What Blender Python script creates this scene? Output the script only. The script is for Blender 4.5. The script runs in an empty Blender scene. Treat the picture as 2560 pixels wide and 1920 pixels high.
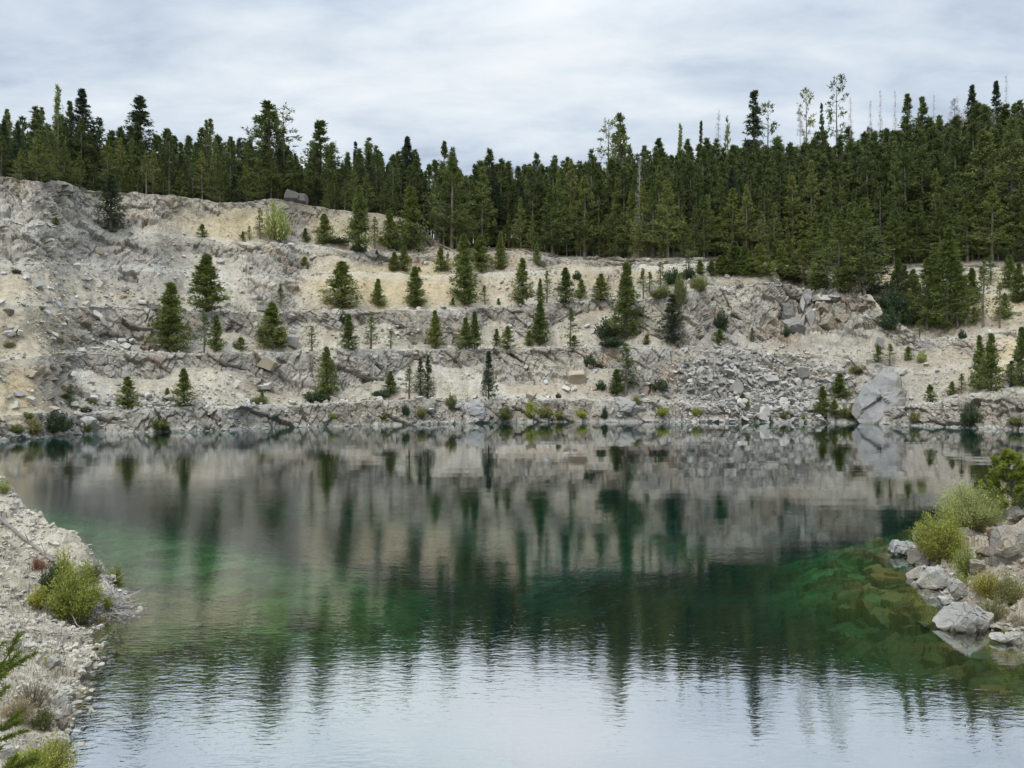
import bpy, math, time
import numpy as np
T0 = time.time()
scene = bpy.context.scene
col = scene.collection
PI = math.pi

# ---------------------------------------------------------------- camera
F, CX, HY, CAMH = 1880.0, 1280.0, 975.0, 6.0      # focal length, centre and eye level in photo pixels; camera height in metres
cam_d = bpy.data.cameras.new("camera")
cam = bpy.data.objects.new("camera", cam_d)
col.objects.link(cam)
cam_d.sensor_width = 36.0
cam_d.lens = 36.0 * F / 2560.0
cam_d.shift_y = (HY - 960.0) / 2560.0
cam_d.clip_start = 0.1
cam_d.clip_end = 6000.0
cam.location = (0, 0, CAMH)
cam.rotation_euler = (math.radians(90), 0, 0)
scene.camera = cam

def X_of(px, d): return (px - CX) / F * d
def Z_of(py, d): return CAMH + (HY - py) / F * d
def PX(x, y): return CX + F * x / y
def PY(z, y): return HY - F * (z - CAMH) / y
def lerp_pts(pts, x):
    p = np.array(pts, float)
    return np.interp(x, p[:, 0], p[:, 1])
def sstep(a, b, x):
    t = np.clip((x - a) / (b - a), 0, 1)
    return t * t * (3 - 2 * t)

# ---------------------------------------------------------------- noise
def h32(ix, iy, iz, seed):
    x = (ix.astype(np.int64) * 73856093) ^ (iy.astype(np.int64) * 19349663) ^ (iz.astype(np.int64) * 83492791) ^ (seed * 2654435761)
    x = (x & 0xFFFFFFFF).astype(np.uint32)
    x ^= x >> np.uint32(16); x = x * np.uint32(0x7feb352d)
    x ^= x >> np.uint32(15); x = x * np.uint32(0x846ca68b)
    x ^= x >> np.uint32(16)
    return x
def rnd(h, k):
    y = h ^ np.uint32((k * 0x9E3779B9) & 0xFFFFFFFF)
    y = y * np.uint32(0x85ebca6b); y ^= y >> np.uint32(13); y = y * np.uint32(0xc2b2ae35); y ^= y >> np.uint32(16)
    return y.astype(np.float32) / 4294967296.0
def vnoise(P, scale, seed):
    q = P / scale
    i = np.floor(q); f = (q - i).astype(np.float32); i = i.astype(np.int64)
    f = f * f * f * (f * (f * 6 - 15) + 10)
    out = np.zeros(len(P), np.float32)
    for dx in (0, 1):
        wx = f[:, 0] if dx else 1 - f[:, 0]
        for dy in (0, 1):
            wy = f[:, 1] if dy else 1 - f[:, 1]
            for dz in (0, 1):
                wz = f[:, 2] if dz else 1 - f[:, 2]
                out += wx * wy * wz * rnd(h32(i[:, 0] + dx, i[:, 1] + dy, i[:, 2] + dz, seed), 1)
    return out * 2 - 1
def fbm(P, scale, seed, octs=3):
    o = 0; a = 1.0; s = scale; t = 0
    for k in range(octs):
        o = o + a * vnoise(P, s, seed + k * 17); t += a; a *= .5; s *= .5
    return o / t
def fracture(P, scale, seed, tilt=1.0, stretch=None):
    """Blocky broken rock: every cell is one tilted flat facet; also the crevice distance and a value per cell."""
    q = P / scale
    if stretch is not None: q = q @ stretch
    i = np.floor(q).astype(np.int64)
    n = len(P)
    best = np.full(n, 9.0, np.float32); sec = np.full(n, 9.0, np.float32)
    val = np.zeros(n, np.float32); cell = np.zeros(n, np.float32)
    for dx in (-1, 0, 1):
        for dy in (-1, 0, 1):
            for dz in (-1, 0, 1):
                jx, jy, jz = i[:, 0] + dx, i[:, 1] + dy, i[:, 2] + dz
                h = h32(jx, jy, jz, seed)
                ox = (jx + rnd(h, 1) - q[:, 0]).astype(np.float32)
                oy = (jy + rnd(h, 2) - q[:, 1]).astype(np.float32)
                oz = (jz + rnd(h, 3) - q[:, 2]).astype(np.float32)
                d = ox * ox + oy * oy + oz * oz
                m = d < best
                sec = np.where(m, best, np.minimum(sec, d))
                best = np.where(m, d, best)
                v = rnd(h, 4) - .5 - tilt * ((rnd(h, 5) - .5) * ox + (rnd(h, 6) - .5) * oy + (rnd(h, 7) - .5) * oz)
                val = np.where(m, v, val); cell = np.where(m, rnd(h, 8), cell)
    return val, np.sqrt(sec) - np.sqrt(best), cell

# ---------------------------------------------------------------- mesh helpers
def mesh_np(name, V, faces, mat=None, smooth=False, colors=None):
    """faces: list of (n,k) index arrays"""
    me = bpy.data.meshes.new(name)
    V = np.ascontiguousarray(V, np.float32)
    me.vertices.add(len(V)); me.vertices.foreach_set("co", V.ravel())
    loops = []; starts = []; tot = 0
    for f in faces:
        f = np.asarray(f, np.int32)
        if len(f) == 0: continue
        loops.append(f.ravel()); starts.append(tot + np.arange(len(f), dtype=np.int32) * f.shape[1]); tot += f.size
    loops = np.concatenate(loops); starts = np.concatenate(starts)
    me.loops.add(len(loops)); me.loops.foreach_set("vertex_index", loops)
    me.polygons.add(len(starts)); me.polygons.foreach_set("loop_start", starts)
    me.update(calc_edges=True)
    me.polygons.foreach_set("use_smooth", np.full(len(starts), smooth, bool))
    if colors is not None:
        a = me.color_attributes.new("tint", 'FLOAT_COLOR', 'POINT')
        c = np.ones((len(V), 4), np.float32); c[:, :colors.shape[1]] = colors
        a.data.foreach_set("color", c.ravel())
    if mat is not None: me.materials.append(mat)
    return me
def link(name, me, parent=None):
    o = bpy.data.objects.new(name, me)
    col.objects.link(o)
    if parent is not None: o.parent = parent
    return o
def tag(o, label=None, cat=None, group=None, kind=None):
    if label: o["label"] = label
    if cat: o["category"] = cat
    if group: o["group"] = group
    if kind: o["kind"] = kind
    return o
def empty(name, loc, rz=0.0, sc=(1, 1, 1)):
    o = bpy.data.objects.new(name, None)
    o.empty_display_size = .1
    col.objects.link(o)
    o.location = loc; o.rotation_euler = (0, 0, rz); o.scale = sc
    return o
def grid_faces(nr, nc):
    r = np.arange(nr - 1)[:, None]; c = np.arange(nc - 1)[None, :]
    a = r * nc + c
    return np.stack([a, a + 1, a + nc + 1, a + nc], -1).reshape(-1, 4)
def grid_normals(V3):
    du = np.gradient(V3, axis=1); dv = np.gradient(V3, axis=0)
    n = np.cross(du, dv)
    return n / (np.linalg.norm(n, axis=-1, keepdims=True) + 1e-9)

# ---------------------------------------------------------------- materials
def new_mat(name):
    m = bpy.data.materials.new(name); m.use_nodes = True
    nt = m.node_tree; nt.nodes.clear()
    return m, nt.nodes, nt.links
def rock_material(name, scale=1.0, vary=.22, bump=.5):
    m, N, L = new_mat(name)
    out = N.new('ShaderNodeOutputMaterial'); b = N.new('ShaderNodeBsdfPrincipled')
    b.inputs['Roughness'].default_value = .9; b.inputs['Specular IOR Level'].default_value = .2
    at = N.new('ShaderNodeAttribute'); at.attribute_name = "tint"
    geo = N.new('ShaderNodeNewGeometry')
    v = N.new('ShaderNodeTexVoronoi'); v.inputs['Scale'].default_value = 2.6 / scale
    v2 = N.new('ShaderNodeTexVoronoi'); v2.inputs['Scale'].default_value = 7.0 / scale
    nz = N.new('ShaderNodeTexNoise'); nz.inputs['Scale'].default_value = 5.0 / scale; nz.inputs['Detail'].default_value = 8; nz.inputs['Roughness'].default_value = .7
    for t in (v, v2, nz): L.new(geo.outputs['Position'], t.inputs['Vector'])
    s1 = N.new('ShaderNodeSeparateColor'); L.new(v.outputs['Color'], s1.inputs[0])
    s2 = N.new('ShaderNodeSeparateColor'); L.new(v2.outputs['Color'], s2.inputs[0])
    ad = N.new('ShaderNodeMath'); ad.operation = 'ADD'; L.new(s1.outputs[0], ad.inputs[0]); L.new(s2.outputs[1], ad.inputs[1])
    ad2 = N.new('ShaderNodeMath'); ad2.operation = 'MULTIPLY_ADD'; L.new(nz.outputs['Fac'], ad2.inputs[0]); ad2.inputs[1].default_value = 2.0; L.new(ad.outputs[0], ad2.inputs[2])
    mr = N.new('ShaderNodeMapRange'); L.new(ad2.outputs[0], mr.inputs[0])
    mr.inputs[1].default_value = 1.0; mr.inputs[2].default_value = 3.0; mr.inputs[3].default_value = 1 - vary; mr.inputs[4].default_value = 1 + vary
    mx = N.new('ShaderNodeMix'); mx.data_type = 'RGBA'; mx.blend_type = 'MULTIPLY'; mx.inputs['Factor'].default_value = 1
    L.new(at.outputs['Color'], mx.inputs['A']); L.new(mr.outputs[0], mx.inputs['B'])
    L.new(mx.outputs['Result'], b.inputs['Base Color'])
    bp = N.new('ShaderNodeBump'); bp.inputs['Strength'].default_value = bump; bp.inputs['Distance'].default_value = .12 * scale
    L.new(ad2.outputs[0], bp.inputs['Height']); L.new(bp.outputs[0], b.inputs['Normal'])
    L.new(b.outputs[0], out.inputs['Surface'])
    return m
M_TERRAIN = rock_material("quarry_rock")
M_GROUND = rock_material("shore_gravel", .09, .28, .6)
M_STONE = rock_material("loose_stone", .35, .15, .4)
M_NEARROCK = rock_material("foreground_rock", .12, .14, .5)

# ---------------------------------------------------------------- world: overcast Nishita sky behind soft cloud bands
SUN_EL, SUN_AZ = math.radians(52), math.radians(205)
w = bpy.data.worlds.new("World"); scene.world = w; w.use_nodes = True
nt = w.node_tree; N = nt.nodes; L = nt.links; N.clear()
wo = N.new('ShaderNodeOutputWorld')
sky = N.new('ShaderNodeTexSky'); sky.sky_type = 'NISHITA'; sky.sun_disc = False
sky.sun_elevation = SUN_EL; sky.sun_rotation = SUN_AZ; sky.dust_density = 2.0
bg1 = N.new('ShaderNodeBackground'); bg1.inputs['Strength'].default_value = .10
L.new(sky.outputs[0], bg1.inputs['Color'])
tc = N.new('ShaderNodeTexCoord')
sp = N.new('ShaderNodeSeparateXYZ'); L.new(tc.outputs['Generated'], sp.inputs[0])
def wmath(op, a, b=None, clamp=False):
    n = N.new('ShaderNodeMath'); n.operation = op; n.use_clamp = clamp
    for k, v in enumerate((a, b)):
        if v is None: continue
        if isinstance(v, (int, float)): n.inputs[k].default_value = v
        else: L.new(v, n.inputs[k])
    return n.outputs[0]
zz = wmath('ADD', wmath('MAXIMUM', sp.outputs['Z'], 0.0), .17)
cx = wmath('DIVIDE', sp.outputs['X'], zz); cy = wmath('DIVIDE', sp.outputs['Y'], zz)
cmb = N.new('ShaderNodeCombineXYZ'); L.new(cx, cmb.inputs[0]); L.new(cy, cmb.inputs[1])
mp = N.new('ShaderNodeMapping'); L.new(cmb.outputs[0], mp.inputs['Vector'])
mp.inputs['Rotation'].default_value = (0, 0, .22); mp.inputs['Scale'].default_value = (.72, 1.25, 1); mp.inputs['Location'].default_value = (3.1, 1.7, 0)
n1 = N.new('ShaderNodeTexNoise'); n1.inputs['Scale'].default_value = 1.25; n1.inputs['Detail'].default_value = 6; n1.inputs['Roughness'].default_value = .54; n1.inputs['Distortion'].default_value = .5
n2 = N.new('ShaderNodeTexNoise'); n2.inputs['Scale'].default_value = 4.2; n2.inputs['Detail'].default_value = 5; n2.inputs['Roughness'].default_value = .58; n2.inputs['Distortion'].default_value = .3
L.new(mp.outputs[0], n1.inputs['Vector']); L.new(mp.outputs[0], n2.inputs['Vector'])
cl = wmath('ADD', wmath('MULTIPLY', n1.outputs['Fac'], .68), wmath('MULTIPLY', n2.outputs['Fac'], .32))
rp = N.new('ShaderNodeValToRGB'); L.new(cl, rp.inputs[0])
e = rp.color_ramp.elements
e[0].position = .40; e[0].color = (.50, .58, .71, 1)
e[1].position = .64; e[1].color = (.93, .97, 1.0, 1)
k = e.new(.47); k.color = (.63, .72, .83, 1)
k = e.new(.56); k.color = (.80, .87, .94, 1)
# an overcast sky is brightest overhead
boost = N.new('ShaderNodeMapRange'); L.new(sp.outputs['Z'], boost.inputs[0]); boost.interpolation_type = 'SMOOTHSTEP'
boost.inputs[1].default_value = .40; boost.inputs[2].default_value = .95; boost.inputs[3].default_value = 1.0; boost.inputs[4].default_value = 3.0
bg2 = N.new('ShaderNodeBackground'); L.new(rp.outputs[0], bg2.inputs['Color']); L.new(boost.outputs[0], bg2.inputs['Strength'])
ms = N.new('ShaderNodeMixShader'); ms.inputs[0].default_value = .94
L.new(bg1.outputs[0], ms.inputs[1]); L.new(bg2.outputs[0], ms.inputs[2]); L.new(ms.outputs[0], wo.inputs['Surface'])

sd = bpy.data.lights.new("sun", 'SUN'); sd.energy = 1.5; sd.angle = math.radians(10); sd.color = (1, .95, .87)
so = bpy.data.objects.new("sun", sd); col.objects.link(so)
# sky sun_rotation is measured from +Y clockwise towards +X
sx, sy, sz = math.sin(SUN_AZ) * math.cos(SUN_EL), math.cos(SUN_AZ) * math.cos(SUN_EL), math.sin(SUN_EL)
from mathutils import Vector, Matrix, Euler
so.rotation_euler = Vector((sx, sy, sz)).to_track_quat('Z', 'Y').to_euler()

scene.view_settings.view_transform = 'Standard'; scene.view_settings.look = 'None'
scene.view_settings.exposure = 0.0; scene.view_settings.gamma = 1.0
c = scene.cycles
c.max_bounces = 8; c.diffuse_bounces = 3; c.glossy_bounces = 3; c.transmission_bounces = 4; c.transparent_max_bounces = 12; c.volume_bounces = 0
c.caustics_reflective = False; c.caustics_refractive = False
c.use_denoising = True
c.sample_clamp_indirect = 6.0

# ---------------------------------------------------------------- the quarry wall
WL = [(-900, 1140), (-300, 1118), (0, 1101), (110, 1095), (162, 1089), (300, 1083), (578, 1077), (640, 1071), (929, 1065), (1280, 1056), (1700, 1055), (2140, 1058), (2296, 1065), (2426, 1071), (2560, 1075), (2800, 1085), (3460, 1110)]
LA = [(-900, 1070), (0, 1040), (110, 1027), (202, 1030), (434, 1020), (636, 1014), (760, 1008), (929, 999), (1280, 997), (1526, 996), (1620, 1000), (1750, 1012), (2100, 1022), (2200, 1025), (2296, 1010), (2380, 1003), (2470, 985), (2560, 966), (3460, 940)]
TA = [(-900, .4), (0, .4), (110, 2), (250, 5), (1560, 5), (1700, .3), (2230, .3), (2320, 5), (3460, 5)]
LB = [(-900, 930), (0, 900), (174, 881), (405, 883), (640, 878), (929, 876), (1280, 868), (1511, 868), (1569, 863), (1714, 875), (1850, 885), (2100, 890), (2215, 905), (2300, 930), (2400, 912), (2560, 900), (3460, 880)]
TB = [(-900, .3), (0, .3), (140, 1), (260, 5), (1560, 5), (1750, .2), (3460, .2)]
LC = [(-900, 780), (0, 762), (300, 766), (451, 773), (636, 776), (929, 775), (1074, 772), (1280, 764), (1468, 753), (1598, 747), (1685, 738), (1720, 728), (1800, 712), (1920, 699), (2010, 722), (2120, 729), (2180, 740), (2215, 790), (2300, 842), (2412, 842), (2500, 827), (2560, 822), (3460, 815)]
TC = [(-900, .2), (380, .5), (470, 5), (1650, 6), (1750, 8), (2150, 8), (2215, 1), (2300, 7), (2560, 5), (3460, 5)]
LD2 = [(-900, 640), (0, 650), (450, 670), (640, 690), (900, 683), (1088, 685), (1262, 678), (1323, 675), (1454, 670), (1540, 661), (1714, 664), (1800, 664), (1920, 670), (2010, 690), (2120, 700), (2209, 696), (2300, 712), (2560, 715), (3460, 715)]
TD2 = [(-900, .2), (850, .5), (960, 5), (1400, 6), (1600, 2), (3460, 1)]
LD = [(-900, 530), (0, 545), (450, 590), (640, 606), (785, 612), (886, 628), (1016, 631), (1280, 629), (1367, 643), (1482, 654), (1714, 656), (1800, 655), (2000, 678), (2120, 688), (2209, 676), (2470, 668), (2560, 678), (3460, 690)]
TD = [(-900, .2), (550, .3), (650, 4), (1050, 6), (1300, 3), (3460, 2)]
LR = [(-900, 400), (0, 441), (60, 446), (116, 458), (260, 475), (347, 477), (463, 492), (550, 507), (640, 503), (712, 497), (770, 510), (857, 527), (958, 533), (1040, 552), (1085, 600), (1120, 621), (1280, 622), (1367, 636), (1482, 646), (1714, 648), (1800, 646), (2000, 668), (2209, 670), (2470, 662), (2560, 672), (3460, 680)]
GAIN = [(-900, 0), (0, 0.0), (700, 0.0), (900, .08), (1280, .34), (1600, .42), (1900, .46), (2200, .56), (2560, .62), (3460, .62)]
GLEN = [(-900, 55), (1000, 50), (1280, 48), (1900, 70), (2560, 78), (3460, 78)]

cpx = np.concatenate([np.arange(-900, -60, 14.0), np.arange(-60, 2620, 2.3), np.arange(2620, 3461, 14.0)])
nc = len(cpx)
def n1d(x, scale, seed): return vnoise(np.stack([x, np.zeros_like(x) + .5, np.zeros_like(x) + .5], 1), scale, seed)
rows_y = []  # list of (d, z, kind) per column at every level
def soft(pts, w=60.0): return np.mean([lerp_pts(pts, cpx + k) for k in np.linspace(-w, w, 13)], 0)
def L_(pts, jit=1.2, seed=0):
    return soft(pts, 14) + jit * fbm(np.stack([cpx, cpx * 0, cpx * 0], 1), 26, seed, 3) * 2.2
yW = soft(WL, 40)
d = F * CAMH / (yW - HY); z = np.zeros_like(d)
levels = [(d - 6.0, z - 9.0), (d - 1.2, z - 1.2), (d.copy(), z.copy())]
seg_rows = [6, 5]; seg_rock = [0.3, 1.0]
ycur = yW.copy()
def rise(y1, t):
    global d, z, ycur
    y1 = np.minimum(y1, ycur - 1.0)
    k1 = (HY - y1) / F
    t = np.maximum(t, k1 + .12)
    z1 = (CAMH + k1 * (d - z / t)) / (1 - k1 / t)
    z1 = np.maximum(z1, z + .02)
    d = d + (z1 - z) / t; z = z1; ycur = y1
def add(rows, rock): levels.append((d.copy(), z.copy())); seg_rows.append(rows); seg_rock.append(rock)
def tread(wd):
    global d, z, ycur
    d = d + np.maximum(wd, .05); z = z + .03
    ycur = HY - (z - CAMH) / d * F
left = 1 - sstep(1600, 1800, cpx)          # the benched part of the wall
right = sstep(2190, 2260, cpx)
hump = (1 - left) * (1 - right)
wob = lambda s: n1d(cpx, 95, s)
yA, yB, yC, yD2, yD, yR = L_(LA, .9, 1), L_(LB, .9, 2), L_(LC, .9, 3), L_(LD2, 1.2, 4), L_(LD, 1.2, 5), L_(LR, 1.4, 6)
rise(yA, 1.7 * left + 1.15 * hump + 1.5 * right + .25 * wob(11)); add(44, 1.0); tread(soft(TA)); add(7, 0)
fr = np.clip(.46 + .42 * wob(12), .08, .9)
rise(ycur + (yB - ycur) * fr, .80 + .1 * wob(13)); add(34, .12)
rise(yB, 2.3 * left + 1.0 * hump + .85 * right); add(40, 1.0); tread(soft(TB)); add(7, 0)
fr = np.clip(.42 + .42 * wob(14), .08, .9)
rise(ycur + (yC - ycur) * fr, .80 + .1 * wob(15)); add(34, .12)
rise(yC, 2.1 * left + 1.7 * hump + .85 * right); add(44, 1.0); tread(soft(TC)); add(8, 0)
rise(yD2, .82 + .08 * wob(16)); add(44, .2); tread(soft(TD2)); add(6, 0)
fr = np.clip(.4 + .3 * wob(17), .1, .85)
rise(ycur + (yD - ycur) * fr, .85 + 0 * cpx); add(18, .15)
rise(yD, 1.4 + 0 * cpx); add(20, .7); tread(soft(TD)); add(6, 0)
fr = np.clip(.5 + .3 * wob(18), .1, .85)
rise(ycur + (yR - ycur) * fr, .9 + 0 * cpx); add(18, .2)
rise(yR, 1.6 + 0 * cpx); add(26, .8)
ROW_RIM = sum(seg_rows)
gl = soft(GLEN); gs = soft(GAIN)
d0r, z0r = d.copy(), z.copy()
for q in (.12, .3, .5, .7, .85, 1.0):
    levels.append((d0r + gl * q, z0r + gl * q * gs * (1 - .22 * q))); seg_rows.append(7); seg_rock.append(.05)
ROW_TOP = sum(seg_rows)
levels.append((d0r + gl + 200, z0r + gl * gs - 60)); seg_rows.append(8); seg_rock.append(0)

RD, RZ, RK = [], [], []
for k, n in enumerate(seg_rows):
    (da, za), (db, zb) = levels[k], levels[k + 1]
    for t in np.arange(n) / n:
        RD.append(da + (db - da) * t); RZ.append(za + (zb - za) * t); RK.append(np.full(nc, seg_rock[k]))
RD.append(levels[-1][0]); RZ.append(levels[-1][1]); RK.append(np.zeros(nc))
TD_, TZ_, TK = np.array(RD), np.array(RZ), np.array(RK)
nr = len(TD_)
V3 = np.stack([X_of(cpx[None, :], TD_), TD_, TZ_], -1)
# soften the knees a little
for it in range(2):
    V3[1:-1] = V3[1:-1] * .6 + .2 * (V3[:-2] + V3[2:])
PXg = PX(V3[..., 0], V3[..., 1]); PYg = PY(V3[..., 2], V3[..., 1])
P = V3.reshape(-1, 3)
px, py = PXg.ravel(), PYg.ravel()
def blob(x, y, rx, ry, soft=.5):
    r = np.sqrt(((px - x) / rx) ** 2 + ((py - y) / ry) ** 2)
    return 1 - sstep(1 - soft, 1 + soft, r)
rowi = np.repeat(np.arange(nr), nc)
forest = sstep(ROW_RIM - 3, ROW_RIM + 4, rowi.astype(float))
# smooth the rock mask over rows, then break it up
TK2 = TK.copy()
for it in range(3): TK2[1:-1] = (TK2[:-2] + TK2[1:-1] + TK2[2:]) / 3
rk = TK2.ravel()
nbig = fbm(P, 9.0, 31, 3)
rk = np.clip(rk + nbig * .75, 0, 1)
for b_, s_ in ((blob(90, 560, 190, 110), 1), (blob(310, 530, 150, 45), .9), (blob(345, 650, 95, 60), 1), (blob(690, 680, 85, 95), .95), (blob(760, 560, 110, 45), .8),
               (blob(2050, 790, 170, 90), 1), (blob(1850, 760, 140, 60), .8), (blob(2185, 1010, 60, 75), 1), (blob(1560, 1030, 100, 30), 1), (blob(2400, 1035, 160, 35), .9),
               (blob(1330, 920, 140, 45), .9), (blob(760, 940, 150, 50), .8)):
    rk = np.maximum(rk, b_ * s_)
for b_, s_ in ((blob(1010, 720, 230, 55), 1), (blob(900, 570, 120, 40), .9), (blob(610, 570, 90, 45), .7), (blob(30, 1000, 90, 60), 1), (blob(2330, 930, 130, 60), .9),
               (blob(2500, 740, 140, 50), .9), (blob(2520, 900, 80, 60), .8), (blob(60, 820, 130, 120), .8), (blob(420, 640, 80, 90), .5), (blob(1200, 655, 130, 20), .8), (blob(2215, 720, 40, 60), .9)):
    rk = rk * (1 - b_ * s_)
rk = sstep(.22, .72, rk) * (1 - forest)
slab = np.maximum.reduce([blob(2180, 1010, 55, 65, .3), blob(2060, 870, 75, 60, .4), blob(1570, 1035, 70, 26, .4), blob(2050, 790, 60, 30, .4) * 0])
nrm = grid_normals(V3).reshape(-1, 3)
nrm[nrm[:, 1] > 0.2] *= -1
ca, sa = math.cos(.95), math.sin(.95)
ST = np.array([[1, 0, 0], [0, 1, 0], [0, 0, 1.0]]) @ np.array([[ca, 0, -sa], [0, 1, 0], [sa, 0, ca]]) @ np.diag([1.7, 1.0, .62])
ca2, sa2 = math.cos(-.25), math.sin(-.25)
ST2 = np.array([[ca2, 0, -sa2], [0, 1, 0], [sa2, 0, ca2]]) @ np.diag([1.9, 1.0, .6])
f1, g1, c1 = fracture(P, 4.2, 1, 1.5, ST)
f2, g2, c2 = fracture(P, 1.7, 2, 1.5, ST2)
f3, g3, c3 = fracture(P, .75, 3, 1.4, ST)
t1, h1, k1_ = fracture(P, .95, 4, .9)
colu = blob(2030, 775, 130, 55)
fc, gc, cc_ = fracture(P, 3.0, 7, 1.0, np.diag([1.35, 1.0, .55]))
disp = rk * (1 - .75 * slab) * (1.05 * f1 + .52 * f2 + .24 * f3 - .22 * sstep(.12, 0, g1) - .10 * sstep(.12, 0, g2)) + rk * colu * (2.0 * fc - .9 * sstep(.14, 0, gc))
disp += (1 - rk) * (1 - forest) * (.10 * t1 + .06 * f3 + .22 * fbm(P, 2.5, 41, 3))
# gullies running down the loose slopes
gx = PXg.ravel() + 30 * fbm(P, 14, 43, 2)
disp += (1 - rk) * (1 - forest) * .35 * vnoise(np.stack([gx / 26, P[:, 2] * .05, P[:, 2] * 0], 1), 1.0, 44)
disp += .9 * fbm(P, 14, 45, 2) * (1 - forest) * (1 - .5 * sstep(0, 1, slab))
disp += forest * .5 * fbm(P, 5, 46, 3)
lipd = np.zeros(nr); acc_ = 0
for k_, n_ in enumerate(seg_rows):
    if n_ in (6, 7, 8) and acc_ > 5 and acc_ < ROW_RIM: lipd[max(0, acc_ - 7):acc_ + n_ + 3] = 1
    acc_ += n_
for it in range(4): lipd[1:-1] = (lipd[:-2] + lipd[1:-1] + lipd[2:]) / 3
lipd = np.repeat(lipd, nc) * (1 - sstep(1750, 1850, px) * sstep(2300, 2200, px) * .8)
disp = disp * (1 - .4 * lipd)
P2 = P + nrm * disp[:, None].astype(float)
V3d = P2.reshape(nr, nc, 3)

# colours of the ground itself: pale talus, grey fresh rock, tan sand, rusty stains, dark forest floor
def mixc(a, b, m): return a * (1 - m[:, None]) + np.asarray(b) * m[:, None]
C = np.tile(np.array([.455, .415, .335]), (len(P), 1))
C = mixc(C, (.54, .51, .45), sstep(.05, .5, fbm(P, 7, 51, 3)) * .8)
C = mixc(C, (.40, .34, .25), sstep(.05, .5, fbm(P, 11, 52, 3)) * .7)
grey = np.clip(rk * .75 + blob(1800, 960, 260, 120) * .8 + blob(350, 640, 140, 80) * .8 + blob(2250, 960, 120, 110) * .55 + blob(330, 1030, 340, 40) * .3, 0, 1) * (.55 + .45 * sstep(-.3, .4, fbm(P, 5, 53, 3)))
C = mixc(C, (.315, .305, .285), grey * .9)
streak = vnoise(np.stack([gx / 9, P[:, 2] * .045, P[:, 2] * 0], 1), 1.0, 57) * .6 + vnoise(np.stack([gx / 3.4, P[:, 2] * .06, P[:, 2] * 0], 1), 1.0, 58) * .4
C = C * (1 + .17 * streak * (1 - rk))[:, None]
for b_ in (blob(1010, 715, 240, 60) * .9, blob(610, 570, 100, 50) * .85, blob(900, 580, 130, 50) * .6, blob(1150, 650, 150, 25) * .7, blob(30, 1000, 80, 60) * .8, blob(2490, 745, 150, 60) * .7, blob(2540, 900, 70, 70) * .9, blob(2215, 720, 45, 60) * .8, blob(60, 820, 150, 130) * .35, blob(1500, 690, 170, 25) * .6, blob(460, 560, 160, 60) * .4):
    C = mixc(C, (.51, .425, .27), np.clip(b_, 0, 1) * (1 - .55 * rk))
rust = sstep(.25, .6, fbm(P, 4.5, 54, 3)) * rk
C = mixc(C, (.36, .25, .17), rust * .55)
C = C * (1 + (c2 - .5) * .34 * rk + (c1 - .5) * .26 * rk + (k1_ - .5) * .22 * (1 - rk))[:, None]
crev = rk * np.maximum(colu * sstep(.12, 0, gc) * 1.6, 1) * np.maximum.reduce([colu * sstep(.10, 0, gc), sstep(.09, 0, g2), sstep(.08, 0, g1)]) * .42
crev = np.minimum(crev, .85)     # darker tone along the joints
C = mixc(C, (.15, .14, .12), crev)
C = C * np.array([.885, .865, .83])
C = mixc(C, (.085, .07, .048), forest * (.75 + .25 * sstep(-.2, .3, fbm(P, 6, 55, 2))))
C = mixc(C, (.50, .48, .42), lipd * .38 * (1 - forest))           # pale dust on the ledges
C = mixc(C, (.50, .48, .43), sstep(.75, .35, P[:, 2]) * .6)      # bleached tide line
C = mixc(C, (.16, .15, .12), sstep(.16, .04, P[:, 2]) * .7)
C = np.clip(C, .02, .8)
me = mesh_np("hillside", P2, [grid_faces(nr, nc)], M_TERRAIN, False, C.astype(np.float32))
hill = tag(link("hillside", me), kind="structure")
print("terrain", nr, nc, round(time.time() - T0, 1))
PXd = PX(V3d[..., 0], V3d[..., 1]); PYd = PY(V3d[..., 2], V3d[..., 1])
VIS = np.minimum.accumulate(PYd, axis=0)     # lowest photo row reached so far, from the water upwards
def on_hill(x, y, back=.3, lo=11):
    """the first point of the wall, from the water up, that shows at photo position (x, y)"""
    j = int(np.argmin(np.abs(cpx - x)))
    i = lo + int(np.argmax(PYd[lo:, j] <= y))
    p = V3d[i, j].copy()
    i2 = min(i + 4, nr - 1)
    q = V3d[i2, j]
    t = min(1.0, back / (np.linalg.norm(q[:2] - p[:2]) + 1e-6))
    r = p + (q - p) * t
    r[2] = min(r[2], p[2] + .3)
    return r

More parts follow.
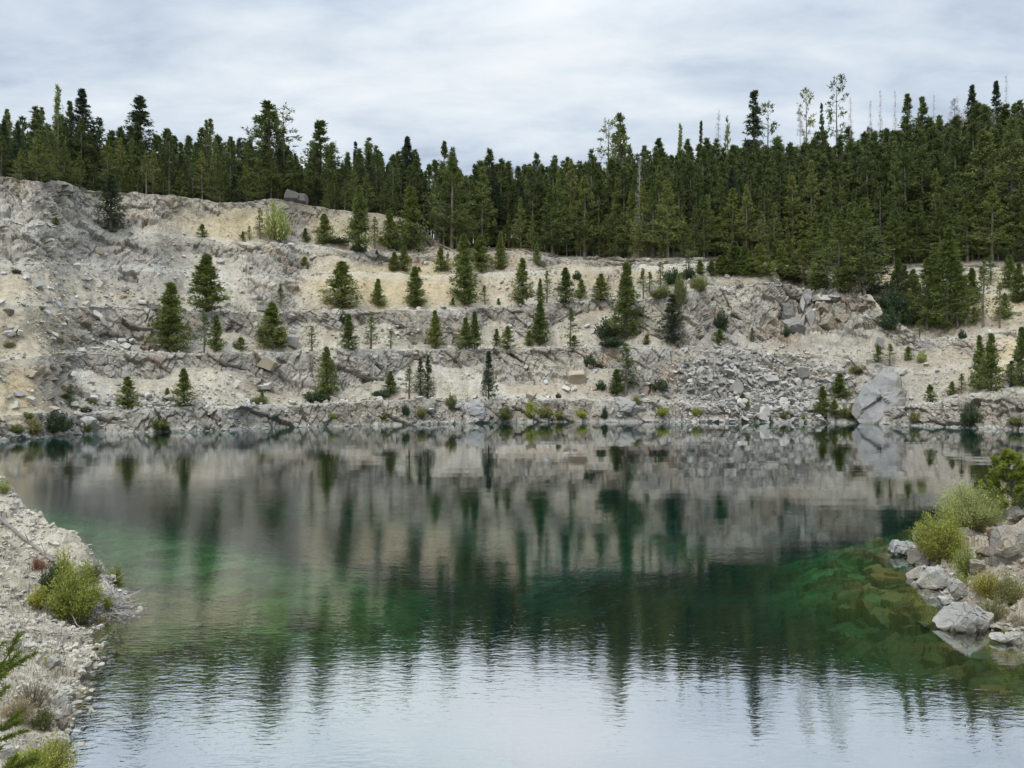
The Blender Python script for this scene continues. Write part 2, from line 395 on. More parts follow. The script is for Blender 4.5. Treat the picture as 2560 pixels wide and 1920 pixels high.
# ---------------------------------------------------------------- near banks and the lake bed
SH = np.array([(-75, 62), (-60, 55), (-45, 46), (-33, 38), (-26, 33), (-19.5, 28.2), (-15.3, 25.2), (-12.2, 22.6), (-10.9, 21.1), (-10.3, 20.4), (-10.8, 19.9), (-11.3, 19.2), (-10.3, 18.2), (-9.8, 17.2), (-9.3, 16.3), (-8.9, 15.1), (-8.3, 14), (-7.6, 12.8), (-7.1, 11.9), (-5.8, 10), (-4, 7), (0, 5.5), (6, 7.5), (9.7, 12.5), (12.0, 16.2), (12.45, 17.9), (12.3, 18.6), (12.2, 19.2), (12.35, 20.2), (12.5, 21.0), (12.4, 21.8), (12.9, 22.6), (13.1, 23.6), (14.0, 25.2), (14.2, 26.0), (14.6, 27.2), (16, 28.6), (19, 31), (26, 36), (40, 47), (60, 66)], float)
def near_ground(x, y):
    """height of the banks and the lake bed"""
    P = np.stack([x, y], -1).reshape(-1, 2)
    best = np.full(len(P), 1e9); bfar = np.full(len(P), 1e9); bnear = np.full(len(P), 1e9); inside = np.zeros(len(P), bool)
    poly = np.vstack([SH, [(60, -40), (-60, -40)]])
    for a, b in zip(SH[:-1], SH[1:]):
        ab = b - a; t = np.clip(((P - a) @ ab) / (ab @ ab), 0, 1)
        dd = np.linalg.norm(P - a - t[:, None] * ab, axis=1)
        best = np.minimum(best, dd)
        if a[0] < 0 and a[1] > 20.3: bfar = np.minimum(bfar, dd)
        else: bnear = np.minimum(bnear, dd)
    for a, b in zip(poly, np.roll(poly, -1, 0)):
        c_ = ((a[1] > P[:, 1]) != (b[1] > P[:, 1])) & (P[:, 0] < (b[0] - a[0]) * (P[:, 1] - a[1]) / (b[1] - a[1] + 1e-12) + a[0])
        inside ^= c_
    s = np.where(inside, best, -best)
    Q = np.stack([P[:, 0], P[:, 1], P[:, 0] * 0], 1)
    s = s + .35 * fbm(Q, 1.6, 61, 3) * sstep(30, 20, P[:, 1])
    leftb = P[:, 0] < 0
    slope = np.where(leftb, .64, .50)
    zl = np.where(s < 4.5, slope * s, slope * 4.5 + (s - 4.5) * .22)
    wob_ = .35 * fbm(Q, 1.6, 61, 3)
    zleft = np.minimum(.50 * np.maximum(bnear + wob_, .05), 1.7 * np.maximum(bfar + wob_, .03))
    zl = np.where(leftb & (P[:, 1] > 8) & (s > 0), zleft, zl)
    zl = np.minimum(zl, 4.6 + .02 * s)
    u = -s
    shelf = np.where(leftb, 6.0, 5.5) * sstep(2.0, 6.5, np.abs(P[:, 0])) + 1.05
    mid_ = sstep(6.5, 2.0, np.abs(P[:, 0])) * sstep(14, 9, P[:, 1])
    zw = -(.20 * u + (.045 + .05 * mid_) * np.maximum(u - 2.5, 0)) - .25 * mid_ * np.maximum(u, 0)
    zw = np.where(leftb, np.maximum(zw, -(.20 * np.minimum(u, 2.5) + .03 * np.clip(u - 2.5, 0, 3.2) + .15 * np.maximum(u - 5.7, 0))), zw)
    zw = np.where(u < 1, -.30 * u * (1 - u / 1) - .20 * u * u, zw)
    zw = np.maximum(zw, -5.2)
    z = np.where(s > 0, zl, zw)
    return z, s
gx = np.concatenate([np.arange(-2600, -80, 90.0), np.arange(-80, 640, 3.0), np.arange(640, 1900, 9.0), np.arange(1900, 2640, 3.0), np.arange(2640, 5200, 90.0)])
gd = np.concatenate([np.linspace(-30, 3, 18)[:-1], 3 * np.exp(np.linspace(0, math.log(11.3 / 3), 40))[:-1], 11.3 * np.exp(np.linspace(0, math.log(34 / 11.3), 400))[:-1], 34 * np.exp(np.linspace(0, math.log(150 / 34), 70))])
GX, GD = np.meshgrid(gx, gd)
GXW = X_of(GX, np.maximum(GD, 6.0)); GXW = np.where(GD < 6, X_of(GX, 6.0) * 1.0, GXW)
gz, gs_ = near_ground(GXW.ravel(), GD.ravel())
GP = np.stack([GXW.ravel(), GD.ravel(), gz], 1)
near = sstep(60, 30, GP[:, 1])
rightb = GP[:, 0] > 0
a1, b1, e1 = fracture(GP, 1.25, 71, 1.6, np.diag([1.0, 1.0, 1.0]))
a2, b2, e2 = fracture(GP, .5, 72, 1.5)
a3, b3, e3 = fracture(GP, .17, 73, 1.3)
und = sstep(.15, -.25, gs_)
rockw = np.where(rightb, 1.0, .22) * sstep(-4.8, -2.0, gs_)
GZ = gz + near * (rockw * (.40 * a1 + .20 * a2 + .05 * a3) + (1 - np.minimum(rockw, 1)) * (.05 * a2 + .045 * a3 + .10 * fbm(GP, 1.1, 74, 3)))
GZ = np.where(gs_ > .25, np.maximum(GZ, .03), GZ)
GZ = np.where(gs_ < -.3, np.minimum(GZ, -.05), GZ)
GP[:, 2] = GZ
C = np.tile(np.array([.41, .37, .285]), (len(GP), 1))
C = mixc(C, (.30, .265, .20), sstep(0, .5, fbm(GP, 1.3, 75, 3)) * .8)
C = mixc(C, (.50, .465, .385), sstep(.1, .5, fbm(GP, 2.1, 76, 3)) * .7)
C = mixc(C, (.36, .31, .245), np.where(rightb, .65, 0) * np.ones(len(GP)))
C = C * (1 + (e2 - .5) * .3 + (e3 - .5) * .4)[:, None]
C = mixc(C, (.185, .152, .048), und)                               # silt over the submerged stone
C = mixc(C, (.006, .024, .021), np.where(rightb, sstep(-.4, -1.3, GP[:, 2]), sstep(-.60, -1.25, GP[:, 2])))   # floor colour darkened with depth, for light lost in the water
C = mixc(C, (.03, .16, .135), sstep(-2.2, -4.8, GP[:, 2]))        # deep floor painted greener and lighter, for light scattered back by the water
C = C * (1 + und * ((e1 - .5) * .9 + (e2 - .5) * .5))[:, None]
C = mixc(C, (.16, .145, .11), sstep(-.12, .0, gs_) * sstep(.18, .06, gs_) * .7)
C = np.clip(C, .02, .8)
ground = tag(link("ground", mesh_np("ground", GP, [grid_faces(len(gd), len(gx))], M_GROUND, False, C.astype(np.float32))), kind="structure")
GZg = GP[:, 2].reshape(GX.shape)
def ground_z(x, y):
    u = np.interp(PX(x, y), gx, np.arange(len(gx))); v = np.interp(y, gd, np.arange(len(gd)))
    i, j = min(int(v), len(gd) - 2), min(int(u), len(gx) - 2); fv, fu = v - i, u - j
    return (GZg[i, j] * (1 - fu) + GZg[i, j + 1] * fu) * (1 - fv) + (GZg[i + 1, j] * (1 - fu) + GZg[i + 1, j + 1] * fu) * fv
def on_ground(px_, py_, water=True):
    """where the line of sight through (px, py) meets the bank (or the water)"""
    for d_ in np.arange(7, 60, .05):
        x_ = X_of(px_, d_); z_ = Z_of(py_, d_)
        g_ = ground_z(x_, d_)
        if water: g_ = max(g_, 0.0)
        if z_ <= g_: return np.array([x_, d_, g_])
    return np.array([X_of(px_, 20), 20, 0])
print("ground", round(time.time() - T0, 1))

# ---------------------------------------------------------------- water
def water_material():
    m, N, L = new_mat("lake_water")
    out = N.new('ShaderNodeOutputMaterial')
    geo = N.new('ShaderNodeNewGeometry')
    def math_(op, a, b=None, clamp=False, c_=0.0):
        n = N.new('ShaderNodeMath'); n.operation = op; n.use_clamp = clamp; n.inputs[2].default_value = c_
        for k, v in enumerate((a, b)):
            if v is None: continue
            if isinstance(v, (int, float)): n.inputs[k].default_value = v
            else: L.new(v, n.inputs[k])
        return n.outputs[0]
    def noise(scale, sx, sy, rot, detail, rough=.5, dist=0.0):
        mp = N.new('ShaderNodeMapping'); L.new(geo.outputs['Position'], mp.inputs['Vector'])
        mp.inputs['Scale'].default_value = (sx, sy, 1); mp.inputs['Rotation'].default_value = (0, 0, rot)
        t = N.new('ShaderNodeTexNoise'); t.inputs['Scale'].default_value = scale; t.inputs['Detail'].default_value = detail
        t.inputs['Roughness'].default_value = rough; t.inputs['Distortion'].default_value = dist
        L.new(mp.outputs[0], t.inputs['Vector']); return t.outputs['Fac']
    sp = N.new('ShaderNodeSeparateXYZ'); L.new(geo.outputs['Position'], sp.inputs[0])
    fine = noise(1.0, 3.8, 9.5, .16, 3, .5, .4)
    mid = noise(1.0, 1.2, 3.4, -.12, 2, .5, .6)
    swell = noise(1.0, .10, .30, .1, 2)
    wind = noise(1.0, .045, .09, .2, 2, .5)
    # breezier on the left half of the lake and close in, calm to the right under the far wall
    side = N.new('ShaderNodeMapRange'); L.new(math_('ADD', sp.outputs['X'], math_('MULTIPLY', sp.outputs['Y'], .10)), side.inputs[0])
    side.inputs[1].default_value = -18; side.inputs[2].default_value = 14; side.inputs[3].default_value = 1.0; side.inputs[4].default_value = .24; side.interpolation_type = 'SMOOTHSTEP'
    far = N.new('ShaderNodeMapRange'); L.new(sp.outputs['Y'], far.inputs[0]); far.interpolation_type = 'SMOOTHSTEP'
    far.inputs[1].default_value = 17; far.inputs[2].default_value = 60; far.inputs[3].default_value = 1.0; far.inputs[4].default_value = .24
    wm = N.new('ShaderNodeMapRange'); L.new(wind, wm.inputs[0]); wm.inputs[1].default_value = .35; wm.inputs[2].default_value = .65; wm.inputs[3].default_value = .55; wm.inputs[4].default_value = 1.15
    amp = math_('MULTIPLY', math_('MULTIPLY', side.outputs[0], far.outputs[0]), wm.outputs[0])
    h = math_('ADD', math_('MULTIPLY', fine, .0060), math_('MULTIPLY', mid, .0062))
    h = math_('ADD', math_('MULTIPLY', h, amp), math_('MULTIPLY', swell, .012))
    bp = N.new('ShaderNodeBump'); bp.inputs['Distance'].default_value = 1.0; bp.inputs['Strength'].default_value = 1.0
    L.new(h, bp.inputs['Height'])
    fr = N.new('ShaderNodeFresnel'); fr.inputs['IOR'].default_value = 1.33; L.new(bp.outputs[0], fr.inputs['Normal'])
    cr = N.new('ShaderNodeValToRGB'); L.new(fr.outputs[0], cr.inputs[0]); ce = cr.color_ramp.elements
    ce[0].position = .02; ce[0].color = (.03, .03, .03, 1); ce[1].position = 1.0; ce[1].color = (.97, .97, .97, 1)
    for p_, v_ in ((.05, .50), (.085, .76), (.13, .74), (.17, .60), (.21, .50), (.27, .44), (.40, .48), (.60, .70)):
        q_ = ce.new(p_); q_.color = (v_, v_, v_, 1)
    fac = cr.outputs[0]
    gl = N.new('ShaderNodeBsdfGlossy'); gl.inputs['Color'].default_value = (.97, .985, 1, 1); gl.inputs['Roughness'].default_value = .03; L.new(bp.outputs[0], gl.inputs['Normal'])
    tr = N.new('ShaderNodeBsdfTransparent')
    ms = N.new('ShaderNodeMixShader'); L.new(fac, ms.inputs[0]); L.new(tr.outputs[0], ms.inputs[1]); L.new(gl.outputs[0], ms.inputs[2])
    L.new(ms.outputs[0], out.inputs['Surface'])
    ab = N.new('ShaderNodeVolumeAbsorption'); ab.inputs['Color'].default_value = (.08, .912, .90, 1); ab.inputs['Density'].default_value = .55
    L.new(ab.outputs[0], out.inputs['Volume'])
    return m
M_WATER = water_material()
wx, y0, y1, zb = 150.0, 3.0, 152.0, -11.0
wv = [(-wx, y0, 0), (wx, y0, 0), (wx, y1, 0), (-wx, y1, 0), (-wx, y0, zb), (wx, y0, zb), (wx, y1, zb), (-wx, y1, zb)]
wf = [(0, 1, 2, 3), (7, 6, 5, 4), (0, 4, 5, 1), (1, 5, 6, 2), (2, 6, 7, 3), (3, 7, 4, 0)]
water = tag(link("water", mesh_np("water", np.array(wv), [np.array(wf)], M_WATER)), kind="structure")
# ================================================================ vegetation
def leaf_material(name, base, tip, rough=.7, trans=.25, vary=.25, hue=.03):
    """needles and leaves: colour runs between two tones by clump, plus a tone of its own for every plant"""
    m, N, L = new_mat(name)
    out = N.new('ShaderNodeOutputMaterial')
    at = N.new('ShaderNodeAttribute'); at.attribute_name = "tint"
    oi = N.new('ShaderNodeObjectInfo')
    s = N.new('ShaderNodeSeparateColor'); L.new(at.outputs['Color'], s.inputs[0])
    mx = N.new('ShaderNodeMix'); mx.data_type = 'RGBA'
    mx.inputs['A'].default_value = (*base, 1); mx.inputs['B'].default_value = (*tip, 1); L.new(s.outputs[0], mx.inputs['Factor'])
    hs = N.new('ShaderNodeHueSaturation'); L.new(mx.outputs['Result'], hs.inputs['Color'])
    def mr(src, a, b):
        n = N.new('ShaderNodeMapRange'); L.new(src, n.inputs[0]); n.inputs[3].default_value = a; n.inputs[4].default_value = b; return n.outputs[0]
    L.new(mr(oi.outputs['Random'], .5 - hue, .5 + hue), hs.inputs['Hue'])
    mm = N.new('ShaderNodeMath'); mm.operation = 'MULTIPLY'
    L.new(mr(oi.outputs['Random'], 1 + vary, 1 - vary), mm.inputs[0]); L.new(mr(s.outputs[1], .72, 1.28), mm.inputs[1]); L.new(mm.outputs[0], hs.inputs['Value'])
    d = N.new('ShaderNodeBsdfPrincipled'); d.inputs['Roughness'].default_value = rough; d.inputs['Specular IOR Level'].default_value = .25
    L.new(hs.outputs[0], d.inputs['Base Color'])
    t = N.new('ShaderNodeBsdfTranslucent'); L.new(hs.outputs[0], t.inputs['Color'])
    ms = N.new('ShaderNodeMixShader'); ms.inputs[0].default_value = trans
    L.new(d.outputs[0], ms.inputs[1]); L.new(t.outputs[0], ms.inputs[2]); L.new(ms.outputs[0], out.inputs['Surface'])
    return m
def bark_material(name, c1, c2, sc=6):
    m, N, L = new_mat(name)
    out = N.new('ShaderNodeOutputMaterial'); b = N.new('ShaderNodeBsdfPrincipled'); b.inputs['Roughness'].default_value = .9
    g = N.new('ShaderNodeTexCoord'); t = N.new('ShaderNodeTexNoise'); t.inputs['Scale'].default_value = sc; t.inputs['Detail'].default_value = 5
    L.new(g.outputs['Object'], t.inputs['Vector'])
    mx = N.new('ShaderNodeMix'); mx.data_type = 'RGBA'; mx.inputs['A'].default_value = (*c1, 1); mx.inputs['B'].default_value = (*c2, 1)
    L.new(t.outputs['Fac'], mx.inputs['Factor']); L.new(mx.outputs['Result'], b.inputs['Base Color']); L.new(b.outputs[0], out.inputs['Surface'])
    return m
M_PINE = leaf_material("pine_needles", (.108, .134, .044), (.255, .280, .092), vary=.34, hue=.024)
M_YPINE = leaf_material("young_pine_needles", (.100, .135, .036), (.235, .275, .080), vary=.22, hue=.02)
M_SPRUCE = leaf_material("spruce_needles", (.045, .068, .040), (.10, .13, .065), vary=.2, hue=.015)
M_LARCH = leaf_material("bright_needles", (.085, .125, .026), (.16, .21, .05), vary=.12, hue=.01)
M_WILLOW = leaf_material("willow_leaves", (.20, .24, .04), (.44, .46, .10), vary=.12, hue=.015, trans=.35)
M_PALEWIL = leaf_material("pale_willow_leaves", (.23, .28, .09), (.46, .50, .20), vary=.1, hue=.01, trans=.35)
M_DARKSHRUB = leaf_material("dark_shrub_leaves", (.035, .058, .030), (.085, .12, .055), vary=.2, hue=.02)
M_OLIVE = leaf_material("olive_shrub_leaves", (.13, .15, .05), (.27, .27, .10), vary=.2, hue=.02)
M_GOLD = leaf_material("golden_shrub_leaves", (.24, .22, .04), (.44, .38, .07), vary=.1, hue=.01)
M_RED = leaf_material("reddish_leaves", (.20, .065, .03), (.33, .12, .06), vary=.1, hue=.01)
M_DRY = leaf_material("dry_grass", (.26, .22, .13), (.42, .36, .22), vary=.1, hue=.01)
M_BARK = bark_material("pine_bark", (.11, .088, .07), (.23, .195, .16))
M_DARKBARK = bark_material("dark_bark", (.06, .05, .042), (.14, .115, .095))
M_DEAD = bark_material("dead_wood", (.30, .28, .26), (.48, .45, .42))
M_TWIG = bark_material("shrub_twigs", (.10, .08, .055), (.22, .18, .13))
M_LOG = bark_material("weathered_log", (.13, .115, .10), (.30, .27, .235), 9)

def unit(v): return v / (np.linalg.norm(v, axis=-1, keepdims=True) + 1e-9)
def blades(rng, P, D, length, width, curl=0.0):
    """one narrow diamond leaf or needle spray per row of P along D"""
    n = len(P)
    D = unit(D); R = unit(np.cross(D, rng.normal(size=(n, 3))))
    ln = length * rng.uniform(.65, 1.25, (n, 1)); wd = width * rng.uniform(.7, 1.3, (n, 1))
    up = np.cross(R, D)
    mid = P + D * ln * .45 + up * curl * ln
    V = np.stack([P, mid + R * wd * .5, P + D * ln, mid - R * wd * .5], 1).reshape(-1, 3)
    f = np.arange(n * 4).reshape(n, 4)
    return V, f
def sticks(A, B, ra, rb, sides=3):
    n = len(A)
    D = unit(B - A); ref = np.where(np.abs(D[:, 2:3]) > .9, np.array([[1., 0, 0]]), np.array([[0, 0, 1.]]))
    U = unit(np.cross(D, ref)); W = np.cross(D, U)
    V = []
    for c_, r in ((A, ra), (B, rb)):
        for k in range(sides):
            a = 2 * PI * k / sides
            V.append(c_ + (U * math.cos(a) + W * math.sin(a)) * np.reshape(r, (-1, 1)))
    V = np.stack(V, 1)
    base = np.arange(n)[:, None] * (2 * sides)
    f = np.concatenate([base + np.array([[k, (k + 1) % sides, sides + (k + 1) % sides, sides + k]]) for k in range(sides)], 0)
    return V.reshape(-1, 3), f
def join(parts):
    V, Fq, o = [], [], 0
    for v, f in parts:
        V.append(v); Fq.append(f + o); o += len(v)
    return np.vstack(V), np.vstack(Fq)
def tube(path, radii, sides=7):
    path = np.asarray(path, float); n = len(path)
    T = unit(np.gradient(path, axis=0)); ref = np.array([1., 0.3, 0.1])
    U = unit(np.cross(T, ref)); W = np.cross(T, U)
    a = np.arange(sides) * 2 * PI / sides
    V = path[:, None] + np.asarray(radii)[:, None, None] * (U[:, None] * np.cos(a)[None, :, None] + W[:, None] * np.sin(a)[None, :, None])
    V = V.reshape(-1, 3); f = []
    for i in range(n - 1):
        for k in range(sides):
            f.append((i * sides + k, i * sides + (k + 1) % sides, (i + 1) * sides + (k + 1) % sides, (i + 1) * sides + k))
    return V, np.array(f)

def conifer(seed, H, base, R, shape, per_m, up0, up1, tuft, width, npt, nblade, mat, bark, bare=0.0, lean=.01, tr=None, gappy=.15, dead_low=True, foli=1.0, droop=0.0):
    """trunk and crown meshes of one conifer of height H; base = where the crown starts, R = its half width"""
    rng = np.random.default_rng(seed)
    zt = np.linspace(0, H, 14); wx_ = np.cumsum(rng.normal(0, lean, 14)) * H * .12; wy_ = np.cumsum(rng.normal(0, lean, 14)) * H * .12
    tr = tr or H * .011 + .03
    tv, tf = tube(np.stack([wx_, wy_, zt], 1), tr * (1 - zt / H) ** .8 + .012)
    nb = int((H - base) * per_m)
    t = np.sort(rng.uniform(0, 1, nb) ** .92)
    z = base + (H - base) * t
    az = rng.uniform(0, 2 * PI, nb)
    L_b = R * shape(t) * rng.uniform(.74, 1.10, nb)
    sect = vnoise(np.stack([np.cos(az) * 1.2, np.sin(az) * 1.2, z * .55], 1), 1.0, seed)
    L_b *= 1 + .30 * sect
    keep = rng.uniform(size=nb) > gappy * (1 + sect)
    z, az, L_b, t = z[keep], az[keep], np.maximum(L_b[keep], .06), t[keep]
    el = up0 + (up1 - up0) * t + rng.normal(0, .10, len(z))
    D = np.stack([np.cos(az) * np.cos(el), np.sin(az) * np.cos(el), np.sin(el)], 1)
    A = np.stack([np.interp(z, zt, wx_), np.interp(z, zt, wy_), z], 1)
    B = A + D * L_b[:, None]
    B[:, 2] += .10 * L_b - droop * L_b ** 2 * .12
    parts = [(tv, tf), sticks(A, B, .010 * L_b + .012, np.full(len(A), .006))]
    if dead_low and base > 2:
        m = int(base * 3.0); zz_ = rng.uniform(base * .35, base, m); a2 = rng.uniform(0, 2 * PI, m); l2 = R * rng.uniform(.2, .8, m)
        A2 = np.stack([np.interp(zz_, zt, wx_), np.interp(zz_, zt, wy_), zz_], 1)
        parts.append(sticks(A2, A2 + np.stack([np.cos(a2) * l2, np.sin(a2) * l2, -.15 * l2], 1), np.full(m, .016), np.full(m, .006)))
    trunk = join(parts)
    f = rng.uniform(size=(len(A), npt)) * (1 - bare) + bare
    f[:, 0] = 1.0
    Pp = A[:, None] + (B - A)[:, None] * f[..., None]
    Pp += rng.normal(0, 1, Pp.shape) * (.05 + .09 * L_b[:, None, None] * (1 - .5 * f[..., None]))
    cl = rng.uniform(size=(len(A), 1)) + .35 * (f - .5)
    keepp = rng.uniform(size=f.shape) < foli
    Dd = np.repeat(D[:, None], npt, 1)
    Pp, Dd, cl = Pp[keepp], Dd[keepp], np.broadcast_to(cl, f.shape)[keepp]
    Pp = np.repeat(Pp, nblade, 0); Dd = np.repeat(Dd, nblade, 0); cl = np.repeat(cl, nblade)
    Dn = unit(Dd * .75 + rng.normal(0, .62, Dd.shape) + np.array([0, 0, .30]))
    V, q = blades(rng, Pp, Dn, tuft, width, .08)
    tint = np.zeros((len(V), 3), np.float32)
    tint[:, 0] = np.repeat(np.clip(cl + rng.normal(0, .18, len(cl)), 0, 1), 4)
    tint[:, 1] = np.repeat(rng.uniform(size=len(cl)), 4)
    return (trunk, bark), (V, q, tint, mat)
def as_meshes(name, tr, cr):
    tm = mesh_np(name + "_trunk", tr[0][0], [tr[0][1]], tr[1], True)
    cm = mesh_np(name + "_crown", cr[0], [cr[1]], cr[3], False, cr[2])
    return tm, cm

sh_cone = lambda t: 1.08 * np.clip(1.02 - t, .015, 1) ** .95 * sstep(-.05, .12, t)
sh_lodge = lambda t: 1.12 * np.clip(1.02 - t, .015, 1) ** .95 * (.62 + .5 * sstep(0, .3, t))
sh_spire = lambda t: np.clip(1.03 - t, .04, 1) ** 1.0
sh_young = lambda t: 1.06 * np.clip(1.03 - t, .02, 1) ** .88 * sstep(-.15, .15, t)
sh_old = lambda t: (.45 + .55 * np.sin(np.clip(t * 1.05 + .1, 0, 1) * PI)) * np.clip(1.12 - t * .8, .1, 1)
sh_top = lambda t: .55 + .45 * np.sin(t * PI)

KIND = {}
def kind(name, H, variants): KIND[name] = (H, variants)
V_ = lambda n, fn: [as_meshes(n, *fn(s)) for s in range(1, 8)]
def some(n, k, fn): return [as_meshes(n, *fn(s)) for s in range(1, k + 1)]
kind("forest", 18.0, some("forest_pine", 8, lambda s: conifer(100 + s, 18, 1.5 + (s % 4) * 1.4, 2.35 + .2 * (s % 3), sh_lodge, 13, -.10, .80, .36, .085, 10, 4, M_PINE, M_BARK, .18, gappy=.2)))
kind("edge", 13.0, some("edge_pine", 6, lambda s: conifer(200 + s, 13, .3 + (s % 3) * .7, 2.3 + .2 * (s % 3), sh_cone, 15, -.05, .85, .32, .075, 10, 4, M_YPINE, M_BARK, .15, gappy=.2)))
kind("spruce", 20.0, some("spruce", 4, lambda s: conifer(300 + s, 20, .8, 2.9, sh_cone, 16, -.25, .35, .34, .09, 11, 4, M_SPRUCE, M_DARKBARK, .1, droop=.25, gappy=.12)))
kind("spire", 20.0, some("spire", 2, lambda s: conifer(400 + s, 20, .8, 2.1, sh_spire, 15, -.35, .2, .38, .12, 8, 3, M_SPRUCE, M_DARKBARK, .08, droop=.3, gappy=.1)))
kind("old", 20.0, some("old_fir", 3, lambda s: conifer(500 + s, 20, 3.0, 3.6, sh_old, 12, -.15, .6, .52, .15, 9, 3, M_PINE, M_DARKBARK, .3, gappy=.22)))
kind("baretop", 20.0, some("bare_stem_pine", 3, lambda s: conifer(600 + s, 20, 12.0, 1.9, sh_top, 7, -.15, .7, .5, .14, 6, 3, M_PINE, M_BARK, .45, gappy=.25, foli=.8)))
kind("dead", 17.0, some("dead_snag", 3, lambda s: conifer(700 + s, 17, 3.0, 1.5, sh_cone, 17, -.25, .1, .34, .045, 3, 2, M_DEAD, M_DEAD, .4, tr=.14, foli=.7, dead_low=False)))
kind("greydead", 16.0, some("grey_dead_pine", 2, lambda s: conifer(750 + s, 16, 2.0, 1.7, sh_lodge, 12, -.15, .3, .40, .035, 5, 2, M_DEAD, M_DEAD, .3, tr=.13, dead_low=False)))
kind("bench", 8.0, some("bench_pine", 6, lambda s: conifer(800 + s, 8, .12 + .14 * (s % 3), 1.55 + .12 * (s % 2), sh_young, 30, .08, .9, .29, .075, 11, 4, M_YPINE, M_DARKBARK, .10, lean=.006, gappy=.08)))
kind("thin", 8.0, some("thin_pine", 4, lambda s: conifer(900 + s, 8, .8 + .4 * (s % 3), 1.2, sh_young, 15, .1, .8, .28, .07, 8, 3, M_YPINE, M_BARK, .2, lean=.012, gappy=.25, foli=.75)))
kind("bspruce", 8.0, some("bench_spruce", 3, lambda s: conifer(1000 + s, 8, .2, 1.45, sh_cone, 24, -.08, .4, .26, .075, 9, 3, M_SPRUCE, M_DARKBARK, .08, lean=.004, gappy=.1)))
kind("seedling", 3.0, some("young_pine", 4, lambda s: conifer(1100 + s, 3, .1, .85, sh_young, 36, .15, .9, .22, .055, 7, 4, M_YPINE, M_DARKBARK, .1, gappy=.15)))
kind("larch", 14.0, some("larch", 2, lambda s: conifer(1200 + s, 14, .8, 2.0, sh_cone, 15, -.02, .5, .40, .10, 9, 3, M_LARCH, M_BARK, .12, gappy=.12)))

def shrub(seed, R, H, nst, nleaf, leaf, lw, mat, twig=M_TWIG, spread=1.0, bare=.15, wob=.18):
    """a shrub of leaning stems that carry leaves; returns (stems, foliage) meshes"""
    rng = np.random.default_rng(seed)
    az = rng.uniform(0, 2 * PI, nst); rr = np.sqrt(rng.uniform(0, 1, nst)) * R
    tipz = H * np.sqrt(np.clip(1.08 - (rr / R) ** 2 * .85, .05, 1.1)) * rng.uniform(.55, 1.2, nst)
    A = np.stack([np.cos(az) * rr * .28, np.sin(az) * rr * .28, np.full(nst, -.04)], 1)
    B = np.stack([np.cos(az) * rr * spread, np.sin(az) * rr * spread, tipz], 1)
    M = (A + B) / 2 + rng.normal(0, wob * R * .35, (nst, 3)); M[:, 2] = np.maximum(M[:, 2], .08 * H); M[:, :2] = M[:, :2] * .85
    r0 = .006 + .006 * H
    st = join([sticks(A, M, np.full(nst, r0), np.full(nst, r0 * .7)), sticks(M, B, np.full(nst, r0 * .7), np.full(nst, r0 * .25))])
    per = max(1, nleaf // nst)
    f = bare + (1 - bare) * rng.uniform(size=(nst, per)) ** .8
    u = f[..., None]
    Pp = A[:, None] * (1 - u) ** 2 + 2 * M[:, None] * u * (1 - u) + B[:, None] * u * u
    Dd = unit(2 * (1 - u) * (M - A)[:, None] + 2 * u * (B - M)[:, None])
    Pp = Pp + rng.normal(0, .07 * R + .01, Pp.shape)
    cl = rng.uniform(size=(nst, 1)) + .25 * (f - .5)
    Pp = Pp.reshape(-1, 3); Dd = Dd.reshape(-1, 3); cl = cl.ravel()
    Pp[:, 2] = np.maximum(Pp[:, 2], .0)
    V, q = blades(rng, Pp, Dd * .8 + rng.normal(0, .55, Dd.shape), leaf, lw, .06)
    tint = np.zeros((len(V), 3), np.float32)
    tint[:, 0] = np.repeat(np.clip(cl + rng.normal(0, .15, len(cl)), 0, 1), 4); tint[:, 1] = np.repeat(rng.uniform(size=len(cl)), 4)
    return mesh_np("shrub_stems", st[0], [st[1]], twig), mesh_np("shrub_foliage", V, [q], mat, False, tint)
SHR = {}
for nm, mat in (("dark", M_DARKSHRUB), ("olive", M_OLIVE), ("willow", M_WILLOW), ("pale", M_PALEWIL)):
    SHR[nm] = [shrub(1300 + k * 7 + len(nm), 1.0, 1.15, 60, 2600, .17, .07, mat) for k in range(3)]
SHR["mat"] = [shrub(1400 + k, 1.0, .5, 60, 2200, .17, .07, M_DARKSHRUB) for k in range(2)]
SHR["grass"] = [shrub(1420 + k, 1.0, .6, 120, 2200, .25, .03, M_OLIVE) for k in range(2)]

used_mesh = {}
rngp = np.random.default_rng(77)
def plant_tree(name, kd, p, h, halfw=None, label=None, cat="tree", group=None, v=None):
    H, vs = KIND[kd]
    k = int(rngp.integers(len(vs))) if v is None else v % len(vs)
    tm, cm = vs[k]
    s = h / H; sx = min(s ** .7 * rngp.uniform(1.05, 1.5), 1.65)
    if halfw is not None:
        nat = {"bench": .98, "thin": .78, "bspruce": .92, "seedling": .58, "larch": 1.25, "edge": 1.2, "forest": 1.15, "old": 1.8, "spruce": 1.15, "spire": .9, "baretop": 1.1, "dead": 1.0, "greydead": 1.1}.get(kd, 1.6)
        sx = np.clip(halfw / nat, .5 * s, 2.4 * s)
    r = empty(name, (float(p[0]), float(p[1]), float(p[2])), rngp.uniform(0, 2 * PI), (sx, sx, s))
    link("trunk", tm, r); link("crown", cm, r)
    return tag(r, label, cat, group)
def plant_shrub(name, kd, p, halfw, h, label=None, group=None, cat="shrub"):
    vs = SHR[kd]; sm, fm = vs[int(rngp.integers(len(vs)))]
    nat = {"mat": .5, "grass": .6}.get(kd, 1.15)
    r = empty(name, (float(p[0]), float(p[1]), float(p[2]) - .03), rngp.uniform(0, 2 * PI), (halfw, halfw, h / nat))
    link("stems", sm, r); link("foliage", fm, r)
    return tag(r, label, cat, group)
